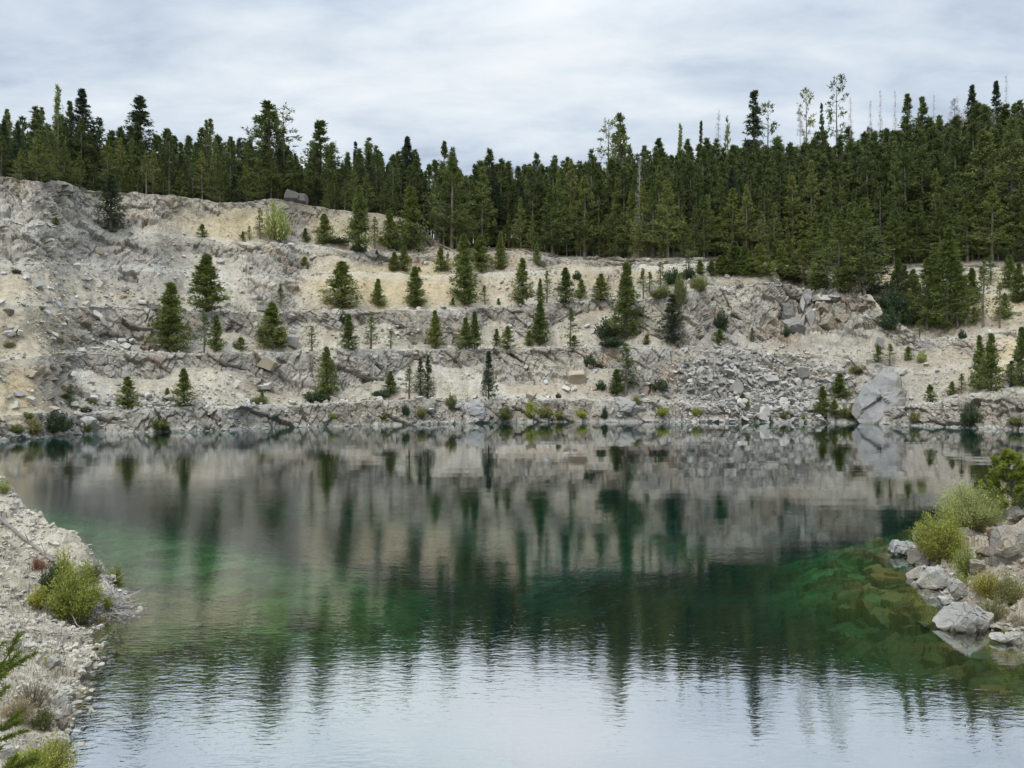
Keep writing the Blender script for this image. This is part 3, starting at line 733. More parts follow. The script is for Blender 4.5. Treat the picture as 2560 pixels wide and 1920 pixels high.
_o = "first second third fourth fifth sixth seventh eighth ninth tenth eleventh twelfth thirteenth fourteenth fifteenth sixteenth seventeenth eighteenth nineteenth".split()
ORD = [""] + _o + [w for t, t1 in (("twentieth", "twenty"), ("thirtieth", "thirty"), ("fortieth", "forty"), ("fiftieth", "fifty"), ("sixtieth", "sixty"), ("seventieth", "seventy")) for w in [t] + [t1 + "-" + k_ for k_ in _o[:9]]]

# ---- pines and spruces on the benches: (photo x, base y, top y, half width px, kind, look)
BENCH = {
 "lowest bench above water": [
  (179, 1028, 961, 15, "thin", "small slender pine"), (320, 1025, 944, 20, "bench", "open branched young pine"), (419, 1012, 973, 9, "seedling", "tiny pine"),
  (460, 1016, 924, 20, "bench", "dense young pine"), (816, 1003, 871, 19, "bench", "tall dense pine"), (833, 1003, 900, 14, "thin", "thinner pine leaning on a taller one"),
  (977, 991, 929, 14, "bench", "short bushy pine"), (1024, 1000, 915, 18, "thin", "sparse see-through pine"), (1051, 995, 897, 13, "bspruce", "narrow dark spruce"),
  (1070, 1000, 892, 14, "bspruce", "narrow dark spruce with drooping sides"), (1221, 1000, 880, 17, "bspruce", "lone dark spruce with a pointed top"),
  (1540, 993, 925, 15, "bench", "short pine against a taller one"), (1563, 994, 863, 28, "thin", "wide sparse pine"), (656, 1008, 975, 6, "seedling", "tiny pine"),
 ],
 "second rock bench": [
  (428, 884, 712, 34, "bench", "big dense pine"), (510, 884, 782, 18, "thin", "open slender pine"), (541, 882, 790, 15, "bench", "narrow pine"), (605, 881, 845, 13, "seedling", "tiny rounded pine"),
  (683, 878, 759, 28, "bench", "broad pine"), (703, 878, 828, 13, "seedling", "small pine tucked beside a broad one"), (780, 881, 816, 16, "thin", "pale thin pine"),
  (871, 878, 788, 16, "bench", "dense dark pine"), (927, 877, 793, 20, "thin", "sparse grey pine"), (974, 877, 822, 15, "thin", "pale thin pine"),
  (1088, 873, 779, 16, "bench", "slim pine"), (1163, 873, 796, 17, "bench", "bushy pine"), (1187, 873, 782, 14, "bench", "slim upright pine"), (1240, 868, 825, 10, "seedling", "tiny sparse pine"),
  (1270, 876, 819, 16, "seedling", "rounded small pine"), (1323, 867, 828, 10, "seedling", "stunted pine"), (1351, 867, 756, 19, "bench", "tall narrow pine"),
  (1425, 867, 770, 15, "thin", "grey half bare pine"), (1434, 867, 840, 14, "seedling", "low spreading pine"), (1569, 852, 663, 30, "bench", "tallest pine"), (1617, 864, 837, 9, "seedling", "yellowish stunted pine"),
  (1682, 858, 738, 28, "bspruce", "wide dark pine"),
 ],
 "third bench under sandy slope": [
  (518, 780, 640, 36, "bench", "big broad pine"), (702, 776, 711, 11, "thin", "thin dark pine"), (853, 775, 657, 34, "bench", "broad spreading pine"), (890, 773, 737, 10, "thin", "tiny sparse pine"),
  (945, 772, 699, 14, "bench", "small slim pine"), (1036, 774, 669, 22, "bench", "broad cone shaped pine"), (1161, 766, 630, 26, "bench", "tall wide pine"), (1175, 766, 700, 16, "thin", "thin pine touching a taller one"),
  (1214, 767, 714, 11, "thin", "small sparse pine"), (1246, 765, 747, 5, "seedling", "tiny seedling"), (1306, 762, 649, 20, "bench", "tall slim pine"), (1351, 760, 698, 9, "bench", "very narrow pine"),
  (1367, 758, 678, 13, "thin", "see-through grey pine"), (1412, 760, 672, 19, "bench", "dense cone shaped pine"), (1454, 752, 701, 14, "seedling", "yellow-green small pine"), (1501, 752, 686, 19, "bench", "bushy double topped pine"),
  (1607, 748, 672, 13, "thin", "sparse slender pine"), (1623, 735, 680, 13, "thin", "thin upright pine"), (1652, 735, 657, 14, "thin", "pale slender pine"), (1131, 770, 745, 6, "seedling", "tiny seedling"),
 ],
 "upper slope below forest": [
  (278, 587, 438, 30, "bspruce", "solitary dark spruce"), (505, 597, 562, 10, "seedling", "tiny dark pine"), (139, 566, 545, 9, "seedling", "tiny shrubby pine"), (608, 604, 580, 7, "seedling", "tiny pine"), (624, 603, 566, 11, "thin", "small thin pine"),
  (648, 606, 521, 13, "thin", "slender pine beside a pale shrub"), (764, 609, 573, 10, "seedling", "small pine"), (811, 612, 537, 19, "bench", "bushy leaning pine"), (897, 632, 471, 23, "bench", "tall pine with a bare lower stem"),
  (938, 627, 544, 15, "thin", "grey thin pine"), (976, 628, 527, 18, "bench", "dense pine"), (990, 630, 579, 14, "bspruce", "dark blue-green spruce"), (1028, 632, 471, 30, "bench", "biggest bushy pine"),
  (944, 660, 625, 10, "thin", "nearly bare sapling"), (987, 681, 631, 13, "bench", "small green pine"), (1010, 681, 616, 13, "bench", "slim green pine"), (1048, 683, 667, 6, "seedling", "tiny seedling"), (760, 670, 643, 9, "seedling", "dark stubby pine"),
  (1101, 684, 620, 13, "bench", "narrow green pine"), (1119, 684, 630, 10, "thin", "narrow thin pine"), (1160, 684, 590, 22, "bench", "dense broad pine"), (1207, 684, 592, 24, "bench", "wide green pine"), (1251, 679, 582, 13, "bench", "slender pine"),
  (1342, 668, 612, 9, "seedling", "small green pine"), (1720, 700, 625, 15, "thin", "sapling with a pale stem"), (1745, 690, 650, 14, "bench", "bright green sapling"), (1860, 690, 615, 17, "bench", "bright green pine"), (1800, 690, 640, 17, "bench", "bushy sapling"),
  (1830, 692, 655, 16, "seedling", "rounded sapling"), (1925, 694, 655, 15, "seedling", "rounded pale sapling"), (1975, 700, 660, 14, "seedling", "thin pale sapling"), (1775, 692, 655, 14, "seedling", "low green sapling"),
 ],
 "rubble slope under outcrop": [
  (1798, 864, 825, 15, "seedling", "yellowish small pine"), (1882, 858, 819, 8, "thin", "thin dark seedling"), (2056, 1046, 967, 16, "bench", "leaning young pine"), (2085, 1045, 1003, 12, "seedling", "yellowish pine"),
  (2099, 1001, 935, 20, "bench", "dense bright pine"), (2196, 908, 866, 10, "seedling", "dark stunted pine"), (2227, 919, 860, 13, "thin", "pale sparse pine"), (1856, 1008, 985, 10, "seedling", "tiny dark pine"),
 ],
 "pale slope beside gully": [
  (2325, 1006, 964, 13, "seedling", "lone small pine"), (2383, 992, 956, 11, "seedling", "small pine left of a taller one"), (2405, 988, 935, 11, "thin", "small open pine"), (2449, 980, 842, 16, "bench", "tall narrow pine"),
  (2480, 980, 838, 20, "bench", "tall pine with a bare middle"), (2530, 968, 903, 16, "bspruce", "dense dark spruce"), (2554, 966, 822, 19, "bench", "tall pine at the frame edge"), (2458, 822, 652, 20, "thin", "open slender pine"),
  (2499, 827, 709, 15, "thin", "double stemmed thin pine"), (2300, 845, 800, 12, "thin", "pale sapling"), (2548, 760, 660, 18, "bench", "dark green pine"), (2246, 742, 650, 17, "bench", "bright green sapling"), (2284, 772, 676, 17, "bench", "slim green sapling"), (2330, 762, 640, 20, "bench", "full young pine"), (2388, 748, 628, 20, "bench", "tall bright sapling"), (2428, 770, 672, 16, "bench", "green sapling"), (2522, 724, 640, 15, "bench", "small slim pine"), (2476, 716, 640, 15, "thin", "small see-through pine"), (2512, 800, 735, 13, "bench", "short bushy pine"), (2270, 905, 868, 10, "seedling", "tiny yellow-green pine"), (2435, 815, 770, 12, "seedling", "scrubby sapling"), 
 ],
}
for place, lst in BENCH.items():
    lst = sorted(lst)
    for i, (x, yb, yt, hw, kd, look) in enumerate(lst):
        p = on_hill(x, yb, .6)
        s_ = p[1] / F
        p[2] -= .12
        plant_tree("pine_tree" if "spruce" not in look else "spruce_tree", kd, p, (CAMH + (HY - yt) * s_) - p[2], hw * s_, f"{look}, {ORD[i + 1]} tree from left on {place}", "pine" if "spruce" not in look else "spruce", "trees on " + place)
# ---- the clump of tall trees in the gully
GUL = [(2181, 742, 560, 34, "spruce", "dark spruce at the edge of the outcrop top"), (2150, 738, 585, 25, "edge", "olive pine just left of the dark spruce over the gully"), (2262, 770, 664, 20, "edge", "slim pine standing in the dark brush of the gully"), (2318, 838, 649, 30, "edge", "bushy pine left of the brightest tree in the gully clump"),
       (2365, 838, 576, 36, "larch", "bright yellow-green tree rising tallest in the gully clump"), (2340, 836, 610, 26, "edge", "green pine half hidden behind the bright tree"), (2392, 832, 655, 24, "edge", "slender pine right of the bright tree"), (2415, 830, 690, 20, "thin", "open pine at the right end of the gully clump"), (2290, 825, 690, 22, "edge", "short green pine over the dark gully brush"),
       (2161, 738, 500, 32, "edge", "tall dense pine at the back of the outcrop shelf, left of the dark spruce"), (2126, 736, 508, 30, "edge", "tall dense pine second left of the dark spruce"), (2094, 730, 535, 28, "edge", "full pine behind the middle of the broken outcrop"),
       (2064, 724, 548, 26, "edge", "full pine behind the grey pillar block"), (2036, 718, 560, 24, "edge", "bright pine at the left end of the tall shelf pines"), (2008, 712, 600, 24, "edge", "yellow-green pine just left of the tall shelf pines"), (2046, 722, 640, 18, "bench", "short bright pine at the foot of the tall shelf pines"),
       (2110, 735, 640, 20, "bench", "short olive pine between the tall shelf pines"), (1985, 712, 640, 17, "bench", "small pale pine on the outcrop shelf"), (1955, 704, 620, 20, "bench", "bushy pine at the left of the outcrop shelf"), (1900, 694, 612, 22, "bench", "yellow-green bushy pine above the fractured hump"), (1875, 692, 630, 20, "bench", "smaller bushy pine above the fractured hump"), (1838, 690, 606, 22, "bench", "bright cone shaped pine above the left side of the hump"), (1812, 690, 640, 18, "bench", "round topped young pine above the left side of the hump")]
for x, yb, yt, hw, kd, lb in GUL:
    p = on_hill(x, yb, 1.2); s_ = p[1] / F; p[2] -= .15
    plant_tree("spruce_tree" if kd == "spruce" else "larch_tree" if kd == "larch" else "pine_tree", kd, p, (CAMH + (HY - yt) * s_) - p[2], hw * s_, lb, "larch" if kd == "larch" else "spruce" if kd == "spruce" else "pine", "tree clump at the gully")
# ---- shrubs on the wall: (x, base y, half width, height px, kind, label)
SHRUBS = [(690, 603, 34, 80, "pale", "big pale green bushy shrub on the upper slope"), (895, 632, 22, 16, "dark", "low dark shrub at the foot of the tall upper pine"), (848, 613, 34, 12, "mat", "creeping dark mat of shrub beside the tall upper pine"),
 (860, 815, 14, 30, "dark", "dark shrub on the rock face behind a dense pine"), (790, 1006, 34, 20, "mat", "dark spreading shrub at the foot of the tall lowest-bench pine"), (649, 1012, 24, 16, "grass", "bright grassy shrub on the lowest bench lip"), (955, 996, 24, 13, "mat", "low dark juniper beside the short bushy pine"),
 (1519, 856, 34, 48, "dark", "large round dark green shrub below the tallest pine"), (1532, 872, 34, 22, "dark", "low dark shrub under the large round one"), (1682, 712, 25, 34, "dark", "round dark shrub above the third bench"), (1443, 703, 12, 20, "dark", "small dark shrub on the tan ledge"),
 (1720, 700, 20, 24, "dark", "dark brush below the forest edge sapling"), (1655, 745, 34, 20, "grass", "grey-green grass tuft along the sloping bench lip"), (1745, 728, 25, 30, "grass", "grey grassy scrub in the cleft by the hump"), (1700, 770, 18, 60, "grass", "grey brush filling the cleft beside the wide dark pine"),
 (1804, 826, 18, 42, "dark", "upright dark green shrub on the rubble slope"), (1965, 846, 14, 22, "dark", "dark shrub under the broken outcrop"), (1474, 922, 17, 28, "dark", "round dark shrub on the rock face"), (1501, 980, 14, 22, "dark", "small round shrub left of the wide sparse pine"),
 (1647, 982, 22, 26, "dark", "rounded dark shrub alone on pale rubble"), (1591, 1020, 14, 22, "olive", "olive shrub beside the smooth boulder top"), (1395, 996, 8, 12, "dark", "tiny grey shrub on the rubble fan"), (1656, 1044, 18, 20, "willow", "yellow-green shrub near the waterline right of the boulder"),
 (1743, 1044, 13, 22, "willow", "yellow-green shrub on waterline rubble"), (1870, 1022, 9, 13, "olive", "tiny olive shrub on grey rubble"), (2146, 937, 24, 16, "olive", "flat green shrub on a ledge above the smooth slab"), (2305, 909, 13, 24, "pale", "pale thin shrub on the white slope"),
 (2405, 848, 10, 20, "dark", "dark shrub at the lip below the gully clump"), (2224, 790, 42, 55, "dark", "large dark brush mass at the gully head"), (2262, 815, 34, 50, "dark", "dark brush in the middle of the gully"), (2225, 828, 28, 44, "dark", "dark brush at the lower tip of the gully"),
 (2120, 1050, 22, 28, "olive", "olive shrub beside the leaning young pine at the waterline"), (2426, 1072, 26, 48, "dark", "tall dark shrub at the waterline below the pale slope"), (2285, 1062, 16, 24, "olive", "small olive shrub right of the smooth slab"), (2540, 1070, 20, 20, "olive", "olive shrub at the far right waterline"),
 (87, 1092, 20, 34, "olive", "olive shrub at the far left waterline"), (146, 1090, 30, 42, "dark", "biggest dark shrub at the left waterline"), (399, 1080, 24, 26, "olive", "olive shrub low on the lowest rock face"), (225, 1086, 12, 26, "olive", "thin olive shrub right of the biggest dark waterline shrub"), (40, 1085, 20, 20, "olive", "grey-green shrub on the tan bank at the left"), (72, 1056, 16, 16, "olive", "sparse tuft on the tan bank"),
 (160, 1000, 16, 10, "olive", "low olive tuft above the lowest bench"), (215, 1032, 15, 12, "dark", "low dark shrub beside the small slender pine"), (25, 872, 14, 12, "olive", "dull tuft on the left rubble slope"), (42, 688, 12, 10, "dark", "grey tuft high on the left rubble slope"), (100, 780, 9, 8, "olive", "small tuft in the middle of the left rubble slope"),
 (834, 1052, 10, 14, "willow", "small yellow-green bush on the lowest face"), (963, 1050, 15, 14, "willow", "yellow-green bush at the waterline under the short bushy pine"), (1013, 1042, 10, 26, "dark", "narrow dark shrub on the lowest face"), (1050, 1048, 14, 22, "olive", "grey-olive shrub on the lowest face"), (1132, 1030, 16, 34, "olive", "leafy olive shrub beside the big pale boulder face"),
 (1262, 1052, 20, 30, "olive", "olive shrub overhanging the water in the middle"), (1326, 1048, 18, 36, "willow", "green willow at the waterline"), (1364, 1048, 22, 26, "olive", "brownish shrub right of the green willow"), (1400, 1050, 14, 14, "willow", "small yellow willow at the waterline"), (1454, 1048, 15, 18, "willow", "yellow-green tuft left of the smooth boulder"), (1512, 1050, 9, 26, "dark", "dark shrub in the cleft of the smooth boulder"),
 (1890, 1050, 16, 12, "willow", "low yellow tuft on the grey shore rubble"), (1955, 1048, 16, 14, "olive", "low olive tuft on the grey shore rubble"), (2010, 1052, 12, 14, "willow", "yellow tuft at the foot of the grey rubble"), (230, 1012, 12, 10, "olive", "dry tuft among lowest-bench stones"), (500, 690, 9, 8, "olive", "small tuft on sandy rubble above the big broad pine")]
for x, yb, hw, hh, kd, lb in SHRUBS:
    p = on_hill(x, yb, .3); s_ = p[1] / F
    plant_shrub("shrub", kd, p, hw * s_, hh * s_, lb, "shrubs on the quarry wall")
print("benches", round(time.time() - T0, 1))

# ---- the forest above the rim
SKY = [(-300, 300), (0, 296), (60, 292), (120, 285), (220, 300), (290, 318), (380, 312), (460, 326), (580, 344), (630, 355), (670, 320), (740, 385), (800, 350), (845, 385), (930, 366), (1050, 390), (1110, 372), (1280, 384), (1390, 392), (1480, 375), (1540, 350), (1600, 355), (1740, 356), (1860, 345), (1920, 322), (2040, 296), (2180, 288), (2210, 258), (2380, 256), (2500, 246), (2560, 228), (2900, 220)]
ZONES = [(-400, 700, "behind the left rim"), (700, 1110, "above the sandy hollow"), (1110, 1760, "along the middle of the wall"), (1760, 2210, "behind the broken outcrop"), (2210, 2990, "up the right hillside")]
def zone(x):
    for a, b, n in ZONES:
        if a <= x < b: return n
    return ZONES[-1][2]
rf = np.random.default_rng(5)
def forest_point(x, q):
    """ground of the wood at photo column x, q = 0 at the rim and 1 at the top of the rise"""
    j = int(np.argmin(np.abs(cpx - x))); i = ROW_RIM + 1 + q * (ROW_TOP - ROW_RIM - 2)
    a = int(i); f_ = i - a
    return V3d[a, j] * (1 - f_) + V3d[min(a + 1, nr - 1), j] * f_
SPECIAL = [  # x, top y, q, kind, half width px, label
 (145, 214, .25, "thin", 17, "tall thin pine poking highest above the left rim"), (204, 222, .2, "spruce", 27, "pointed dark spruce right of the tall thin pine at the left"), (352, 240, .25, "spruce", 32, "broad dark spruce standing alone above the left tree line"),
 (172, 250, .3, "forest", 18, "slim pine between the tall thin pine and the dark spruce"), (105, 268, .3, "forest", 15, "open topped pine near the left end of the tree line"), (18, 272, .3, "forest", 15, "pine with a pointed top at the left frame edge"),
 (670, 258, .12, "old", 48, "massive broad old conifer with a ragged double crown"), (708, 276, .2, "baretop", 24, "half dead leaning top just right of the massive old conifer"), (800, 304, .12, "old", 34, "broad ragged fir right of the massive old conifer"),
 (526, 297, .3, "forest", 18, "twin topped pine left of the massive old conifer"), (514, 300, .2, "forest", 13, "slim pointed pine at the left of a twin topped one"), (888, 354, .4, "spire", 10, "slim spire rising just above the middle tree line"), (1018, 341, .3, "spruce", 20, "pointed fir peaking above the sandy hollow"), (925, 344, .35, "forest", 20, "open pine peak above the sandy hollow"), (1108, 356, .4, "forest", 20, "wide peaked pine left of the centre tree line"),
 (1550, 289, .35, "old", 30, "ragged tall pine with clumped top in the middle of the tree line"), (1523, 303, .35, "baretop", 18, "second ragged top joined to the tall clumped pine"), (1702, 312, .7, "thin", 10, "pale thin top above the middle tree line"), (1753, 302, .8, "spire", 8, "slender dark spire near the bare grey snag"), (1795, 273, .75, "dead", 13, "bare grey snag standing above the tree line left of the tall black spire"),
 (1818, 292, .7, "thin", 14, "grey-green pine right of the bare grey snag"), (1885, 224, .55, "spire", 22, "tall black spire spruce towering over the tree line"), (1918, 262, .6, "baretop", 16, "open headed pine right of the tall black spire"), (2018, 230, .65, "baretop", 14, "thin tall pine with a tufted head left of the bare-stemmed one"), (2000, 265, .65, "greydead", 14, "grey dead pine beside the tufted thin pine"),
 (2092, 197, .6, "baretop", 16, "tallest bare-stemmed pine with a small tufted head on the right skyline"), (2056, 257, .8, "spire", 8, "small blackish spire left of the tallest bare-stemmed pine"), (2124, 240, .8, "dead", 8, "thin bare snag right of the tallest bare-stemmed pine"), (2175, 250, .7, "dead", 10, "pale forked snag with a leaning branch on the right skyline"), (2202, 225, .85, "dead", 8, "thin snag at the left of the high right skyline"), (2237, 226, .85, "dead", 8, "thin pale snag right of another on the high skyline"), (2335, 237, .85, "dead", 8, "short pale snag between dense crowns on the right skyline"),
 (2385, 245, .55, "greydead", 26, "large grey dead pine among green crowns on the right"), (2410, 270, .5, "greydead", 22, "grey dead pine touching the large grey one"), (2462, 262, .6, "greydead", 18, "grey dead pine right of the pair of dead pines"), (2480, 280, .55, "greydead", 18, "rightmost grey dead pine"), (2432, 213, .6, "spruce", 18, "dark pointed fir above the grey dead pines"), (2490, 203, .7, "spruce", 16, "pointed fir right of the grey dead pines"), (2517, 188, .8, "dead", 9, "bare snag top near the right frame edge"),
 (2270, 236, .7, "forest", 22, "rounded crown on the high right skyline"), (2310, 241, .7, "forest", 20, "dark crown beside the rounded crown on the high skyline"),
 (1598, 395, .05, "dead", 12, "bare grey snag standing before the middle wood"), (1555, 530, .0, "larch", 26, "rounded yellow-green tree at the front of the middle wood"), (1130, 385, .02, "edge", 34, "broad olive pine at the front of the wood beside the sandy hollow"), (1205, 420, .02, "edge", 24, "bright cone shaped pine at the front of the wood, right of the broad olive one"), (1980, 440, .05, "edge", 24, "tall pale-stemmed pine at the front of the right wood"), (2460, 330, .1, "old", 42, "massive dark layered conifer at the right"), (2530, 300, .06, "old", 36, "wide pale-branched conifer at the right frame edge"), (2350, 520, .0, "edge", 24, "bright narrow pine at the front of the right wood"), (2232, 545, .0, "edge", 26, "conical pine at the wood front just right of the dark spruce"), (2290, 500, .01, "edge", 28, "tall conical pine at the wood front above the gully"), (2480, 470, .0, "edge", 28, "tall olive pine at the wood front near the right edge"), (2420, 500, .01, "edge", 26, "full pine at the wood front right of the bright larch"), (1830, 470, .0, "edge", 26, "slender bright pine at the wood front above the hump"), (1760, 490, .0, "edge", 25, "cone shaped pine at the wood front left of the hump"), (1670, 450, .01, "edge", 26, "tall dense pine at the middle wood front right of the rounded yellow-green tree"), (1460, 440, .01, "edge", 27, "tall cone pine at the middle wood front left of the rounded yellow-green tree"), (1380, 470, .0, "edge", 26, "cone pine at the middle wood front above the tan ledge")]
for x, yt, q, kd, hw, lb in SPECIAL:
    p = forest_point(x, q); s_ = p[1] / F
    nm = {"spruce": "spruce_tree", "spire": "spruce_tree", "dead": "dead_tree", "greydead": "dead_tree", "larch": "larch_tree"}.get(kd, "pine_tree")
    plant_tree(nm, kd, p - np.array([0, 0, .3]), CAMH + (HY - yt) * s_ - p[2], hw * s_, lb, {"spruce_tree": "spruce", "dead_tree": "dead tree", "larch_tree": "larch"}.get(nm, "pine"))
# front row, then the rows behind
FRONT, MID = [], []
x = -40.0
while x < 2610:
    FRONT.append((x, rf.uniform(0, .012), "young")); x += rf.uniform(9, 34) if 1450 < x < 2250 else rf.uniform(14, 60) if 1000 < x else rf.uniform(25, 110)
x = -40.0
while x < 2610:
    FRONT.append((x, rf.uniform(.02, .06), "half")); x += rf.uniform(22, 44)
x = -40.0
while x < 2610:
    FRONT.append((x, rf.uniform(.08, .16), "tall")); x += rf.uniform(22, 46)
for q0 in np.linspace(.2, 1.0, 11):
    x = -80.0 + rf.uniform(0, 12)
    while x < 2650:
        x += rf.uniform(14, 30) * (1 if x > 1100 else 1.9)
        MID.append((x, np.clip(q0 + rf.uniform(-.03, .03), .04, 1)))
cand = []
for x, q, age in FRONT:
    p = forest_point(x, q); s_ = p[1] / F
    if 1085 > x > 1030: continue
    by = PY(p[2], p[1]); sky_ = lerp_pts(SKY, x)
    if age == "young": h = min((by - sky_) * .6 * s_, rf.uniform(2.5, 8.5))
    elif age == "half": h = min((by - sky_) * rf.uniform(.36, .80) * s_, rf.uniform(9, 22))
    else: h = min((by - sky_) * rf.uniform(.66, 1.0) * s_, rf.uniform(17, 28))
    cand.append((x, q, p, max(h, 2), "edge" if (age == "young" or rf.uniform() < (.75 if age == "half" else .35)) else ("spruce" if rf.uniform() < .15 else "forest"), 1 if age == "tall" else 0))
for x, q in MID:
    p = forest_point(x, q); s_ = p[1] / F
    by = PY(p[2], p[1]); sky_ = lerp_pts(SKY, x)
    hmax = (by - sky_ - rf.exponential(32 if x > 1000 else 48) + 14 + (rf.uniform(0, 34) if rf.uniform() < .14 else 0)) * s_
    h = min(hmax, rf.uniform(17, 31)) * rf.uniform(.86, 1.0)
    if h < 4: continue
    r_ = rf.uniform()
    kd = "forest" if r_ < .74 else "spruce" if r_ < .88 else "edge" if r_ < .95 else ("greydead" if x > 1500 and q > .3 else "forest")
    cand.append((x, q, p, h, kd, 1))
fr_ = [c_ for c_ in cand if c_[5] == 0]; md_ = [c_ for c_ in cand if c_[5] == 1]
# trees that show most: near the front, or with their tops on the skyline
def shows(c_):
    x, q, p, h, kd, _ = c_
    yt = PY(p[2] + h, p[1]); return -abs(yt - lerp_pts(SKY, x)) * .6 - q * 60 if q > .15 else 20 - q * 200
N_FRONT, N_MID = 128, 40
md_.sort(key=shows, reverse=True)
fr_.sort(key=lambda c_: -c_[3])
left_over = md_[N_MID:] + fr_[N_FRONT:]; md_ = md_[:N_MID]; fr_ = fr_[:N_FRONT]
cnt = {}
fr_.sort(key=lambda c_: c_[0])
def look_of(kd, h): return {"edge": "bright young pine" if h < 8.6 else "bright half-grown pine", "forest": "olive lodgepole pine", "spruce": "dark spruce", "greydead": "grey dead pine"}[kd]
for x, q, p, h, kd, _ in fr_:
    zn = zone(x); cnt[zn] = cnt.get(zn, 0) + 1
    lb = f"{look_of(kd, h)}, {ORD[cnt[zn]]} from left in front row {zn}"
    plant_tree("pine_tree", kd, p - np.array([0, 0, .2]), h, None, lb, "pine", "front row of the wood " + zn)
for x, q, p, h, kd, _ in md_:
    nm = {"spruce": "spruce_tree", "greydead": "dead_tree"}.get(kd, "pine_tree")
    zn = zone(x)
    dp = "behind the front row" if q < .2 else "topping the skyline"
    plant_tree(nm, kd, p - np.array([0, 0, .2]), h, None, f"{look_of(kd, h)} {dp}, in wood {zn}", {"spruce_tree": "spruce", "dead_tree": "dead tree"}.get(nm, "pine"), f"{look_of(kd, h)}s {dp}, {zn}")
# the rest of the wood, which reads as one mass
lod = [conifer(1500 + s, 18, 3.0, 2.4, sh_lodge, 10, -.12, .7, .55, .14, 6, 3, M_PINE, M_BARK, .2, gappy=.2) for s in range(4)]
Vs, Fs, Ts, TVs, TFs, o1, o2 = [], [], [], [], [], 0, 0
for x, q, p, h, kd, _ in left_over:
    (t_, _b), (v, f, tn, _m) = lod[int(rf.integers(4))]
    a = rf.uniform(0, 2 * PI); s = h / 18; wd_ = rf.uniform(1.1, 1.5); R_ = np.array([[math.cos(a) * wd_, -math.sin(a) * wd_, 0], [math.sin(a) * wd_, math.cos(a) * wd_, 0], [0, 0, 1]])
    Vs.append(v @ R_.T * s + p); Fs.append(f + o1); o1 += len(v)
    tn = tn.copy(); tn[:, 1] = np.clip(tn[:, 1] * .6 + rf.uniform(0, .4), 0, 1); Ts.append(tn)
    TVs.append(t_[0] @ R_.T * s + p); TFs.append(t_[1] + o2); o2 += len(t_[0])
if Vs:
    me = mesh_np("forest", np.vstack(Vs + TVs), [np.vstack(Fs), np.vstack(TFs) + o1], M_PINE, False, np.vstack(Ts + [np.zeros((o2, 3), np.float32)]))
    me.materials.append(M_BARK)
    mi = np.zeros(len(me.polygons), np.int32); mi[sum(len(f) for f in Fs):] = 1
    me.polygons.foreach_set("material_index", mi)
    tag(link("forest", me), "dense mass of lodgepole pines filling the wood above the quarry", "forest", kind="stuff")
print("forest", len(fr_), len(md_), len(left_over), round(time.time() - T0, 1))
# ================================================================ loose stone, boulders and the plants on the near banks
def ico(sub):
    t = (1 + 5 ** .5) / 2
    V = [(-1, t, 0), (1, t, 0), (-1, -t, 0), (1, -t, 0), (0, -1, t), (0, 1, t), (0, -1, -t), (0, 1, -t), (t, 0, -1), (t, 0, 1), (-t, 0, -1), (-t, 0, 1)]
    Fc = [(0, 11, 5), (0, 5, 1), (0, 1, 7), (0, 7, 10), (0, 10, 11), (1, 5, 9), (5, 11, 4), (11, 10, 2), (10, 7, 6), (7, 1, 8), (3, 9, 4), (3, 4, 2), (3, 2, 6), (3, 6, 8), (3, 8, 9), (4, 9, 5), (2, 4, 11), (6, 2, 10), (8, 6, 7), (9, 8, 1)]
    V = [np.array(v, float) / np.linalg.norm(v) for v in V]
    for _ in range(sub):
        cache = {}; nf = []
        def midp(a, b):
            k = (min(a, b), max(a, b))
            if k not in cache:
                m = V[a] + V[b]; V.append(m / np.linalg.norm(m)); cache[k] = len(V) - 1
            return cache[k]
        for a, b, c_ in Fc:
            ab, bc, ca_ = midp(a, b), midp(b, c_), midp(c_, a)
            nf += [(a, ab, ca_), (b, bc, ab), (c_, ca_, bc), (ab, bc, ca_)]
        Fc = nf
    return np.array(V), np.array(Fc)
ICO = {k: ico(k) for k in (0, 1, 2, 3, 4, 5)}
def cut_rock(rng, sub, ncut, lo=.45, hi=.85, blocky=True):
    """an angular lump: a ball cut by flat planes"""
    V, f = ICO[sub]; V = V.copy()
    ax = np.vstack([np.eye(3), -np.eye(3)]) + rng.normal(0, .16, (6, 3))
    n = unit(np.vstack([ax, rng.normal(size=(ncut, 3))])) if blocky else unit(rng.normal(size=(ncut, 3)))
    for k in range(len(n)):
        c_ = rng.uniform(.44, .60) if (k < 6 and blocky) else rng.uniform(lo, hi) if not blocky else rng.uniform(max(lo, .58), max(hi, .86)); d_ = V @ n[k]
        m = d_ > c_
        V[m] -= np.outer(d_[m] - c_, n[k])
    return V, f
def euler_m(rx, ry, rz): return np.array(Euler((rx, ry, rz)).to_matrix())

# ---- rubble on the far wall: far too many stones to count, one mass
rr_ = np.random.default_rng(12)
tmpl = [cut_rock(rr_, 1, 4, .5, .8) for _ in range(14)]
amt = (1 - rk) * (1 - forest)
grain = sstep(-.45, .5, fbm(P, 6, 91, 3))
zone_w = np.clip(.25 + .9 * blob(1850, 960, 290, 110) + .5 * blob(420, 1000, 380, 35) + .5 * blob(300, 850, 260, 60) + .6 * blob(1000, 830, 320, 25) + .5 * blob(230, 720, 200, 120) + .45 * blob(1350, 950, 140, 60), 0, 1.5) * (1 - .8 * blob(1000, 715, 200, 45))
wgt = (np.maximum(amt, .16) * (1 - forest) * (.15 + grain) * zone_w).reshape(nr, nc)
wgt[:8] = 0; wgt[ROW_RIM - 4:] = 0; wgt[:, (cpx < -60) | (cpx > 2620)] = 0
